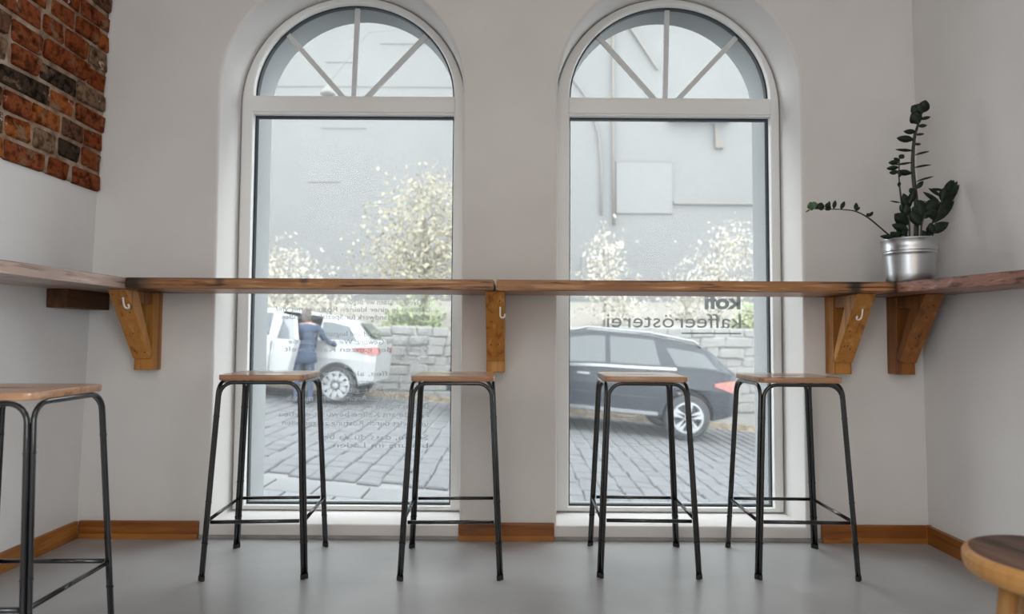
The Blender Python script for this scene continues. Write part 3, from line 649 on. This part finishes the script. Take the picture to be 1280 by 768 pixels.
# rubble retaining wall, every stone its own part
RW = empty('rubble_wall', (0, 13.8, -.9), 0, 'low grey rubble stone wall behind the parked cars', 'wall')
box('mortar_core', -7, 7, .0, .5, -.6, 1.76, M['rubble_core'], RW)
rs = random.Random(31); smeshes = []
for k in range(12):
    bm = bmesh.new(); j = lambda s: rs.uniform(-s, s)
    add_hull(bm, [Vector((sx * .5 + j(.07), sy * .5 + j(.05), sz * .5 + j(.09))) for (sx, sy, sz) in ((-1, -1, -1), (1, -1, -1), (1, 1, -1), (-1, 1, -1), (-1, -1, 1), (1, -1, 1), (1, 1, 1), (-1, 1, 1))])
    bmesh.ops.bevel(bm, geom=bm.edges[:], offset=.1, segments=1, affect='EDGES'); bmesh.ops.recalc_face_normals(bm, faces=bm.faces[:])
    me = bpy.data.meshes.new('stone'); bm.to_mesh(me); bm.free(); me.materials.append(M['rubble']); smeshes.append(me)
z = .15; cnt = 0
while z < 1.75:
    h = rs.uniform(.17, .23); x = -6.2 + rs.uniform(0, .3)
    while x < 6.2:
        ln = rs.uniform(.26, .55); t = (x + ln / 2) / 13.8
        if seen(x + ln / 2, 13.8) and gz(x) + .9 < z + h and cnt < 295:
            o = bpy.data.objects.new('stone', rs.choice(smeshes)); COL.objects.link(o); o.parent = RW; cnt += 1
            o.location = (x + ln / 2, .05 + rs.uniform(-.03, .03), z + h / 2 + rs.uniform(-.02, .02)); o.scale = (ln * rs.uniform(.85, 1.08), .18, h * rs.uniform(.8, 1.15)); o.rotation_euler = (0, rs.uniform(-.05, .05), 0)
        x += ln
    z += h
bm = bmesh.new(); add_hull(bm, [(-9, 14.3, -1.4), (9, 14.3, -1.8), (9, 19.8, -1.8), (-9, 19.8, -1.4), (-9, 14.3, .85), (9, 14.3, .80), (9, 19.8, 1.9), (-9, 19.8, 1.9)])
tag(from_bm('ground', bm, M['earth']), kind='structure')

# foliage
def foliage(name, blobs, nleaf, size, mat, parent, seed, kind=True):
    r_ = random.Random(seed); vs = []; fs = []
    tot = sum(b[3] * b[4] * b[5] for b in blobs)
    for (cx, cy, cz, a, b, c) in blobs:
        for _ in range(int(nleaf * a * b * c / tot)):
            p = Vector((max(-1.5, min(1.5, r_.gauss(0, .52))), max(-1.2, min(1.2, r_.gauss(0, .5))), max(-1.3, min(1.5, r_.gauss(0, .52)))))
            p = Vector((cx + p.x * a, cy + p.y * b, cz + p.z * c)); s = size * r_.uniform(.6, 1.4)
            d = Vector((r_.gauss(0, 1), r_.gauss(0, 1), r_.gauss(0, 1))).normalized(); e = d.cross(Vector((r_.gauss(0, 1), r_.gauss(0, 1), r_.gauss(0, 1)))).normalized()
            k = len(vs); vs += [p - d * s, p + e * s * .5 + d * .1 * s, p + d * s, p - e * s * .5 + d * .1 * s]; fs += [(k, k + 1, k + 2), (k, k + 2, k + 3)]
    me = bpy.data.meshes.new(name); me.from_pydata([tuple(v) for v in vs], [], fs); me.update()
    o = mesh_obj(name, me, mat, parent); o['kind'] = 'stuff'; return o
def plant(name, loc, blobs, nleaf, size, mat, label, cat, seed, stems):
    r = empty(name, loc, 0, label, cat)
    foliage('foliage', blobs, nleaf, size, mat, r, seed)
    for (p, q, ra) in stems:
        bm = bmesh.new(); a = Vector(p); b = Vector(q); add_tube(bm, [a, a.lerp(b, .5) + Vector((.06, 0, 0)), b], [ra, ra * .8, ra * .4], 8); from_bm('trunk' if ra > .05 else 'stem', bm, M['bark'], r, True)
    return r
plant('tree', (-2.2, 16, 1.1), [(0, 0, 2.3, 1.35, 1.0, 1.1), (-.6, -.1, 1.6, .9, .8, .8), (.7, 0, 1.5, 1.0, .8, .9), (.2, 0, 3.2, .9, .7, .7), (-.1, -.3, 1.2, 1.2, .8, .5)], 4200, .056, M['autumn'],
      'pale autumn tree behind the stone wall seen through the small-print window', 'tree', 3, [((0, 0, -.3), (0, 0, 2.6), .10), ((0, 0, 1.1), (-.8, 0, 2.2), .055), ((0, 0, 1.3), (.8, 0, 2.4), .055)])
plant('shrub', (-2.2, 14.75, .84), [(0, 0, .35, .62, .35, .42), (-.35, -.05, .25, .35, .3, .3), (.38, 0, .3, .3, .25, .28)], 1500, .055, M['bush'],
      'grey-green bush on the stone wall below the autumn tree', 'shrub', 11, [((-.1, 0, -.1), (-.3, 0, .5), .02), ((.1, 0, -.1), (.3, 0, .5), .02)])
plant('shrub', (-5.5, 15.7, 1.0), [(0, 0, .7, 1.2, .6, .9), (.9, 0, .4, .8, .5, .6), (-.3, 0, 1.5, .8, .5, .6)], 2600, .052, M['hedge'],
      'glare-pale pinkish hedge above the white car', 'shrub', 12, [((0, 0, -.2), (0, 0, 1.2), .03), ((1, 0, -.2), (1.1, 0, .7), .03)])
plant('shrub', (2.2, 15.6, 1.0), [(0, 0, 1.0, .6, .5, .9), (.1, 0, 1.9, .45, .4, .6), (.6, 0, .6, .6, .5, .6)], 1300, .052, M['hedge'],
      'glare-pale hedge above the bonnet end of the dark car', 'shrub', 13, [((0, 0, -.2), (0, 0, 2.0), .03)])
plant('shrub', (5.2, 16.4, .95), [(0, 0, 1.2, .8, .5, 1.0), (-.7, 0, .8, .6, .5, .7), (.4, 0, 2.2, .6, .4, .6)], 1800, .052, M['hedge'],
      'glare-pale hedge above the tail of the dark car', 'shrub', 14, [((0, 0, -.2), (0, 0, 2.2), .03), ((-.8, 0, -.2), (-.9, 0, 1.2), .03)])
plant('shrub', (5.4, 14.75, .84), [(0, 0, .35, .4, .3, .4)], 700, .05, M['bush'],
      'green tuft on the stone wall beyond the dark car tail', 'shrub', 15, [((0, 0, -.1), (0, 0, .5), .02)])

# building across the street
BD = empty('building', (0, 20, 0), 0, 'pale rendered building across the street', 'building')
box('wall', -16, 16, 0, .4, -2, 12.4, M['facade'], BD)
box('ledge', 5.0, 9.0, -.10, .02, 4.96, 5.06, M['facade_trim'], BD)
box('panel', 3.22, 4.96, -.05, .02, 4.70, 6.28, M['facade_panel'], BD); box('ledge', 3.20, 4.98, -.06, .02, 6.28, 6.31, M['facade_trim'], BD); box('ledge', 3.20, 4.98, -.055, .02, 4.67, 4.70, M['facade_trim'], BD)
bm = bmesh.new(); add_tube(bm, [(3.12, -.08, 11.9), (3.12, -.08, 7.0), (3.14, -.08, 4.3)], .045, 8); from_bm('downpipe', bm, M['facade_brown'], BD, True)
bm = bmesh.new(); add_tube(bm, [(1.8, -.06, 9.0), (2.3, -.06, 8.3), (2.66, -.06, 7.2), (2.75, -.06, 6.2), (2.75, -.06, 4.6)], .035, 8); from_bm('downpipe', bm, M['facade_trim'], BD, True)
box('eave', 4.85, 6.75, -.35, .02, 7.56, 7.72, M['facade_trim'], BD)
bm = bmesh.new(); add_hull(bm, [(6.3, -.12, 6.72), (6.55, -.12, 6.72), (6.55, .0, 6.72), (6.3, .0, 6.72), (6.28, -.12, 7.5), (6.32, -.12, 7.5), (6.32, 0, 7.5), (6.28, 0, 7.5)]); from_bm('corbel', bm, M['facade_brown'], BD)
bm = bmesh.new(); add_hull(bm, [(4.5, -.1, 9.20), (4.56, -.1, 9.26), (4.56, 0, 9.26), (4.5, 0, 9.20), (3.50, -.1, 10.75), (3.56, -.1, 10.80), (3.56, 0, 10.80), (3.50, 0, 10.75)]); from_bm('gable_trim', bm, M['facade_trim'], BD)
for k, (xa, xb, zz) in enumerate([(-8.5, -1.5, 8.62), (-6.0, -4.6, 7.3), (-5.9, -4.9, 9.4), (-4.2, -2.6, 10.0), (-6.4, -5.4, 5.6)]):
    box('ledge', xa, xb, -.025, .02, zz, zz + .03, M['facade_trim'], BD)
w = box('window', 2.15, 2.95, -.04, .02, 2.35, 3.35, M['facade_panel'], BD); box('pane', 2.27, 2.83, -.05, -.03, 2.47, 3.23, M['facade_trim'], w)
# street lamp hung on wires
SLAMP = empty('street_lamp', (-3.55, 12.2, 5.45), 0, 'small hanging street lamp on wires seen through the arch of the small-print window', 'street lamp')
bm = bmesh.new(); add_lathe(bm, [(.02, .18), (.05, .14), (.13, .04), (.14, 0.0), (.10, -.03), (.01, -.05)], 16); from_bm('lamp_shade', bm, M['facade_trim'], SLAMP)
bm = bmesh.new(); add_tube(bm, [(0, 0, .18), (-.45, 0, .9), (-1.2, 3, 2.5)], .010, 6); add_tube(bm, [(0, 0, .18), (.75, 0, 1.2), (2.0, 3, 2.9)], .010, 6); from_bm('wire', bm, M['facade_trim'], SLAMP)

# ------------------------------------------------------------------ cars (front towards -x, uphill)
def interp(tab, x):
    if x <= tab[0][0]: return tab[0][1]
    for (a, va), (b, vb) in zip(tab, tab[1:]):
        if x <= b:
            t = (x - a) / (b - a); t = t * t * (3 - 2 * t) * .4 + t * .6; return va + (vb - va) * t
    return tab[-1][1]
class Car:
    """s runs from the tail (0) to the nose (L); local x = -s, near side is -y"""
    def __init__(c, L, hw, sill, belt, roof, roofw, width, wheels, R, arch_r):
        c.__dict__.update(locals())
    def zb(c, s):
        z = c.sill + .10 * max(0, 1 - s / .35) + .08 * max(0, 1 - (c.L - s) / .4)
        for w in c.wheels:
            d = abs(s - w)
            if d < c.arch_r: z = max(z, c.R + math.sqrt(c.arch_r ** 2 - d * d))
        return z
    def belt_pt(c, s): return Vector((-s, -c.hw * interp(c.width, s) * .985, interp(c.belt, s)))
    def roof_pt(c, s): return Vector((-s, -c.hw * interp(c.roofw, s), max(interp(c.roof, s), interp(c.belt, s) + .012)))
    def stations(c):
        s = [c.L * i / 70 for i in range(71)]
        for w in c.wheels: s += [w - c.arch_r, w - c.arch_r + .004, w + c.arch_r - .004, w + c.arch_r]
        return sorted(s)
    def body(c, mat, parent, cut=None):
        bm = bmesh.new(); rings = []
        for s in c.stations():
            w = c.hw * interp(c.width, s); zb = c.zb(s); bp = c.belt_pt(s); rp = c.roof_pt(s)
            zm = max(zb + .05, (c.sill + bp.z) * .5 + .08)
            half = [(0, zb), (w * .90, zb), (w * .99, zb + .03), (w * 1.005, max(zm, zb + .04)), (-bp.y * 1.0, max(bp.z - .05, zb + .05)), (-bp.y, bp.z), (-rp.y, rp.z), (-rp.y * .72, rp.z + .035), (0, rp.z + .05)]
            rings.append([bm.verts.new((-s, -y, z)) for y, z in half] + [bm.verts.new((-s, y, z)) for y, z in half[-2:0:-1]])
        n = len(rings[0])
        for a, b in zip(rings, rings[1:]):
            for k in range(n): bm.faces.new((a[k], a[(k + 1) % n], b[(k + 1) % n], b[k]))
        bm.faces.new(rings[0]); bm.faces.new(rings[-1][::-1])
        if cut:
            kill = [f for f in bm.faces if f.calc_center_median().y < -.45 * c.hw and -cut[1] < f.calc_center_median().x < -cut[0] and f.calc_center_median().z > c.sill + .06 and f.calc_center_median().z < 1.30]
            bmesh.ops.delete(bm, geom=kill, context='FACES')
        return from_bm('body', bm, mat, parent, False)
    def window(c, s0, s1, slope0, slope1, mat, parent, lo=.07, hi=.90, flip=1):
        """glass between stations s0 and s1 at the belt, leaning by slope0 / slope1 towards the roof"""
        bm = bmesh.new(); rows = []; n = 10
        for i in range(n + 1):
            row = []
            for k in range(5):
                t = lo + (hi - lo) * k / 4; s = (s0 + slope0 * t) + ((s1 + slope1 * t) - (s0 + slope0 * t)) * i / n
                a = c.belt_pt(s); b = c.roof_pt(s); p = a.lerp(b, t); p.y -= .008; p.y *= flip; row.append(bm.verts.new(p))
            rows.append(row)
        for i in range(n):
            for k in range(4): bm.faces.new((rows[i][k], rows[i + 1][k], rows[i + 1][k + 1], rows[i][k + 1]))
        o = from_bm('window', bm, mat, parent); m = o.modifiers.new('thickness', 'SOLIDIFY'); m.thickness = .006; return o
    def strip(c, name, s0, s1, z_of, h, mat, parent, out=.012):
        bm = bmesh.new(); n = 24; prev = None
        for i in range(n + 1):
            s = s0 + (s1 - s0) * i / n; y = -c.hw * interp(c.width, s) * 1.0 - out; z = z_of(s)
            q = [bm.verts.new((-s, y, z)), bm.verts.new((-s, y, z + h)), bm.verts.new((-s, y + .05, z + h)), bm.verts.new((-s, y + .05, z))]
            if prev:
                for k in range(4): bm.faces.new((prev[k], prev[(k + 1) % 4], q[(k + 1) % 4], q[k]))
            else: bm.faces.new(q)
            prev = q
        bm.faces.new(prev[::-1]); return from_bm(name, bm, mat, parent)
    def wheel(c, s, side, parent, spokes, double, rimr):
        w = empty('wheel', (-s, side * (c.hw * .985 - .10), c.R)); w.parent = parent
        R = c.R; f = side
        bm = bmesh.new(); add_lathe(bm, [(rimr, .10 * f), (R * .93, .105 * f), (R, .07 * f), (R, -.07 * f), (R * .93, -.105 * f), (rimr, -.10 * f), (rimr * .97, -.06 * f), (rimr * .97, .09 * f), (rimr, .10 * f)], 36, axis='y'); from_bm('tyre', bm, M['tyre'], w, True)
        bm = bmesh.new(); add_lathe(bm, [(rimr, .102 * f), (rimr * .90, .104 * f), (rimr * .86, .07 * f), (rimr * .95, .0)], 36, axis='y')
        for k in range(spokes):
            a0 = 2 * PI * k / spokes + .3
            for da in ((-.16, .16) if double else (0,)):
                a = a0 + da; p = Vector((math.cos(a), 0, math.sin(a))); t = Vector((-math.sin(a), 0, math.cos(a))) * (.026 if double else .036) * rimr / .24; o1 = Vector((0, .098 * f, 0)); o2 = Vector((0, .06 * f, 0))
                i0 = p * rimr * .12 if not double else Vector((math.cos(a0), 0, math.sin(a0))) * rimr * .15
                e0 = p * rimr * .93
                add_hull(bm, [i0 - t + o2, i0 + t + o2, i0 + t + o1, i0 - t + o1, e0 - t * 1.2 + o2, e0 + t * 1.2 + o2, e0 + t * 1.2 + o1, e0 - t * 1.2 + o1])
        add_lathe(bm, [(rimr * .24, .06 * f), (rimr * .22, .104 * f), (rimr * .01, .11 * f)], 16, axis='y')
        from_bm('rim', bm, M['rim'], w)
        bm = bmesh.new(); rg = add_lathe(bm, [(rimr * .96, .03 * f), (.01, .03 * f)], 24, axis='y'); from_bm('brake', bm, M['black_plastic'], w)
        return w
# dark estate/off-roader in the right window
SUV = Car(4.75, .96, .34, [(0, 1.12), (.5, 1.16), (2.2, 1.10), (3.3, 1.03), (3.6, 1.02), (4.4, .92), (4.75, .70)],
          [(0, 1.14), (.10, 1.20), (.45, 1.46), (.75, 1.55), (1.5, 1.62), (2.4, 1.62), (2.9, 1.53), (3.55, 1.10), (3.7, 1.03), (4.75, .72)],
          [(0, .62), (.3, .70), (.8, .74), (2.6, .74), (3.5, .80), (3.8, .86), (4.75, .70)],
          [(0, .80), (.12, .90), (.5, .98), (1.2, 1.0), (3.6, 1.0), (4.3, .95), (4.75, .74)], [.80, 3.70], .366, .425)
rS = empty('car', (3.61, 11.45, gz(3.61) + .004), 0, 'dark blue-grey off-road car with chrome sill line, parked outside the window with large lettering', 'car'); rS.rotation_euler = (0, SANG, 0)
SUV.body(M['suv'], rS)
SUV.window(1.30, 2.12, .12, .02, M['car_glass'], rS); SUV.window(2.20, 3.22, .02, -.22, M['car_glass'], rS, hi=.88)
SUV.window(.34, 1.02, .30, .28, M['car_glass'], rS, hi=.72)
SUV.window(1.30, 2.12, .12, .02, M['car_glass'], rS, flip=-1); SUV.window(2.20, 3.22, .02, -.22, M['car_glass'], rS, hi=.88, flip=-1)
SUV.strip('sill_strip', 1.05, 3.45, lambda s: interp(SUV.belt, s) - .035, .045, M['chrome'], rS)
SUV.strip('side_strip', 1.30, 3.2, lambda s: .62, .03, M['suv'], rS, .018); SUV.strip('reflection_strip', 1.30, 3.2, lambda s: .36, .06, M['chrome'], rS, .03)  # lower chrome strip added in place of body reflections
for s_ in (1.42, 2.45): SUV.strip('door_handle', s_, s_ + .20, lambda s: .92, .035, M['chrome'], rS, .03)
for s_ in (2.16, 3.24): SUV.strip('door_gap', s_, s_ + .012, lambda s: .42, .60, M['black_plastic'], rS, .004)
bm = bmesh.new(); add_tube(bm, [(-.62, -.70, 1.52), (-.75, -.71, 1.61), (-1.5, -.72, 1.685), (-2.5, -.72, 1.685), (-2.75, -.72, 1.61)], .02, 8); from_bm('roof_rail', bm, M['chrome'], rS, True)
bm = bmesh.new(); add_tube(bm, [(-.62, .70, 1.52), (-.75, .71, 1.61), (-1.5, .72, 1.685), (-2.5, .72, 1.685), (-2.75, .72, 1.61)], .02, 8); from_bm('roof_rail', bm, M['chrome'], rS, True)
def tail_lamp(c, parent, s1, z0, z1, ylim=.80):
    for f in (1, -1):
        bm = bmesh.new(); a = []
        for (s, zz0, zz1) in ((-.012, z0 + .02, z1), (.06, z0, z1), (.2, z0 + .03, z1 - .02), (s1, (z0 + z1) / 2 - .01, (z0 + z1) / 2 + .03)):
            y = -c.hw * interp(c.width, max(s, 0)) - .012
            a.append([bm.verts.new((-s, y * f, zz0)), bm.verts.new((-s, y * f, zz1))])
        s = -.014; a.insert(0, [bm.verts.new((.014, -c.hw * .55 * f, z0 + .03)), bm.verts.new((.014, -c.hw * .55 * f, z1 - .02))])
        for p, q in zip(a, a[1:]): bm.faces.new((p[0], q[0], q[1], p[1]))
        o = from_bm('tail_lamp', bm, M['tail'], parent); m = o.modifiers.new('thickness', 'SOLIDIFY'); m.thickness = .02; m.offset = 0
tail_lamp(SUV, rS, .42, .82, 1.02)
for s_ in SUV.wheels:
    for sd in (-1, 1): SUV.wheel(s_, sd, rS, 5, True, .255)
box('mirror', -3.42, -3.24, -1.17, -.97, 1.03, 1.18, M['suv'], rS, .04)
# white saloon with its rear door open in the left window
WC = Car(4.05, .865, .30, [(0, 1.04), (.4, 1.06), (1.7, 1.02), (2.6, .96), (3.1, .92), (3.8, .80), (4.05, .66)],
         [(0, 1.06), (.12, 1.08), (.42, 1.36), (.8, 1.43), (1.5, 1.47), (2.0, 1.47), (2.4, 1.38), (2.95, 1.0), (3.15, .93), (4.05, .67)],
         [(0, .66), (.3, .72), (.8, .70), (2.1, .70), (2.9, .76), (3.2, .80), (4.05, .62)],
         [(0, .80), (.15, .92), (.5, .99), (1.2, 1.0), (3.0, 1.0), (3.7, .94), (4.05, .72)], [.60, 3.05], .310, .36)
rW = empty('car', (-2.38, 11.75, gz(-2.38) + .004), 0, 'white car with an open rear door, parked outside the small-print window', 'car'); rW.rotation_euler = (0, SANG, 0)
WC.body(M['white_paint'], rW, (.98, 1.70))
WC.window(1.80, 2.62, .04, -.22, M['car_glass_pale'], rW); WC.window(.30, .92, .26, .06, M['car_glass_pale'], rW, hi=.80); WC.window(1.0, 2.6, .1, -.22, M['car_glass'], rW, flip=-1)
box('cabin', -1.69, -1.0, -.30, .60, .36, 1.29, M['interior'], rW); box('seat', -1.55, -1.05, -.55, .40, .36, .78, M['interior'], rW, .05)
bm = bmesh.new()
vv = [bm.verts.new(p) for p in ((-.10, -.50, 1.17), (-.10, .50, 1.17), (-.38, .46, 1.395), (-.38, -.46, 1.395))]; bm.faces.new(vv); from_bm('rear_window', bm, M['car_glass_pale'], rW)
tail_lamp(WC, rW, .34, .86, 1.0)
WC.strip('door_gap', 1.74, 1.752, lambda s: .40, .55, M['black_plastic'], rW, .004); WC.strip('door_handle', 1.85, 2.0, lambda s: .84, .03, M['chrome'], rW, .025)
for s_ in WC.wheels:
    for sd in (-1, 1): WC.wheel(s_, sd, rW, 10, False, .235)
# open rear door, hinged at its front edge
hinge = Vector((-1.71, -.865, 0)); ang = math.radians(-46)
def dr(s, z, out): # s from hinge towards the tail
    return hinge + Matrix.Rotation(ang, 3, 'Z') @ Vector((s, -out, z))
bm = bmesh.new()
add_hull(bm, [dr(0, .36, 0), dr(.62, .44, 0), dr(.62, .44, -.09), dr(0, .36, -.09), dr(0, 1.0, 0), dr(.80, 1.03, 0), dr(.80, 1.03, -.09), dr(0, 1.0, -.09)])
def bar(a, b, t): add_tube(bm, [a, b], t, 6)
bar(dr(0.02, 1.0, -.045), dr(.06, 1.40, -.12), .03); bar(dr(.06, 1.40, -.12), dr(.48, 1.38, -.12), .03); bar(dr(.48, 1.38, -.12), dr(.77, 1.02, -.045), .03)
door = from_bm('door', bm, M['white_paint'], rW)
bm = bmesh.new(); vv = [bm.verts.new(p) for p in (dr(.04, 1.0, -.04), dr(.75, 1.02, -.04), dr(.48, 1.37, -.115), dr(.07, 1.39, -.115))]; bm.faces.new(vv); from_bm('window', bm, M['car_glass_pale'], door)

# ------------------------------------------------------------------ person leaning into the open car door
def make_person(loc):
    r = empty('person', loc, 0, 'person in a navy jacket leaning into the white car', 'person')
    V = [(0, 0, .86), (0.02, .03, 1.02), (.03, .08, 1.20), (.02, .12, 1.33), (-.01, .16, 1.41), (-.03, .19, 1.48),     # spine, neck, skull base
         (.09, 0, .82), (.10, -.01, .45), (.10, .02, .07), (.10, -.10, .035), (.10, .13, .03),
         (-.09, 0, .82), (-.12, -.02, .45), (-.13, .00, .07), (-.13, -.10, .035), (-.13, .13, .03),
         (.18, .12, 1.32), (.30, .22, 1.10), (.42, .40, 1.02), (.47, .46, 1.01),
         (-.17, .10, 1.32), (-.24, .16, 1.06), (-.16, .38, 1.00), (-.14, .45, 1.0)]
    E_ = [(0, 1), (1, 2), (2, 3), (3, 4), (4, 5), (0, 6), (6, 7), (7, 8), (8, 9), (8, 10), (0, 11), (11, 12), (12, 13), (13, 14), (13, 15), (3, 16), (16, 17), (17, 18), (18, 19), (3, 20), (20, 21), (21, 22), (22, 23)]
    Rr = [.155, .155, .165, .14, .062, .06, .098, .068, .05, .04, .032, .098, .068, .05, .04, .032, .078, .058, .045, .032, .078, .058, .045, .032]
    for (w, dx) in ((19, 1), (23, -1)):   # five fingers on each hand
        p = Vector(V[w])
        for k in range(5):
            a = (k - 2) * .016; base = p + Vector((a, .035, .0)); ln = (.055, .075, .08, .072, .05)[k]
            if k == (0 if dx > 0 else 4): base = p + Vector((a * 1.5, .0, -.01)); ln = .05
            i = len(V); V += [tuple(base), tuple(base + Vector((a * .5, ln * .6, -.012))), tuple(base + Vector((a * .6, ln * .9, -.034)))]; E_ += [(w, i), (i, i + 1), (i + 1, i + 2)]; Rr += [.0095, .0085, .0075]
    me = bpy.data.meshes.new('body'); me.from_pydata(V, E_, []); me.update(); o = mesh_obj('body', me, None, r)
    o.modifiers.new('skin', 'SKIN'); sub = o.modifiers.new('sub', 'SUBSURF'); sub.levels = 1; sub.render_levels = 1
    for i, d in enumerate(me.skin_vertices[0].data): d.radius = (Rr[i], Rr[i] * (.72 if i < 4 else 1)); d.use_root = (i == 0)
    dg = bpy.context.evaluated_depsgraph_get(); dg.update(); m2 = bpy.data.meshes.new_from_object(o.evaluated_get(dg)); o.modifiers.clear(); o.data = m2
    m2.materials.clear()
    for m in ('skin', 'navy', 'jeans', 'shoe'): m2.materials.append(M[m])
    for p in m2.polygons:
        c = p.center; p.use_smooth = True
        p.material_index = 0 if (c.z > 1.40 or (c.y > .41 and c.z > .9)) else 1 if c.z > .74 else 3 if c.z < .09 else 2
    bm = bmesh.new(); bmesh.ops.create_uvsphere(bm, u_segments=20, v_segments=14, radius=1)
    hc = Vector((-.05, .23, 1.55))
    for v in bm.verts:
        q = v.co.copy(); q.x *= .075; q.y *= .095; q.z *= .115
        if v.co.y > .85 and abs(v.co.x) < .3 and -.35 < v.co.z < .05: q.y += .02            # nose
        v.co = q + hc
    bmesh.ops.create_uvsphere(bm, u_segments=8, v_segments=6, radius=.022, matrix=Matrix.Translation(hc + Vector((.074, 0, -.005)))); bmesh.ops.create_uvsphere(bm, u_segments=8, v_segments=6, radius=.022, matrix=Matrix.Translation(hc + Vector((-.074, 0, -.005))))
    from_bm('head', bm, M['skin'], r, True)
    bm = bmesh.new(); bmesh.ops.create_uvsphere(bm, u_segments=20, v_segments=14, radius=1)
    for v in bm.verts: v.co = Vector((v.co.x * .086, v.co.y * .10 - .018, v.co.z * .128 + .012 - (.06 if v.co.y < -.3 and v.co.z < 0 else 0))) + hc
    bmesh.ops.delete(bm, geom=[f for f in bm.faces if f.calc_center_median().y > hc.y + .045 and f.calc_center_median().z < hc.z + .07], context='FACES')
    from_bm('hair', bm, M['hair'], r, True)
    bm = bmesh.new()                                                     # coat skirt flaring below the waist
    add_lathe(bm, [(.150, .20), (.175, .08), (.20, -.06), (.215, -.16), (.205, -.16), (.17, .06)], 20); bmesh.ops.scale(bm, vec=(1, .78, 1), verts=bm.verts)
    bmesh.ops.translate(bm, vec=(0.0, .01, .88), verts=bm.verts); from_bm('coat_skirt', bm, M['navy'], r, True)
    return r
PERSON = make_person((-3.36, 10.55, gz(-3.36) + .004)); PERSON.scale = (.93, .93, .93)
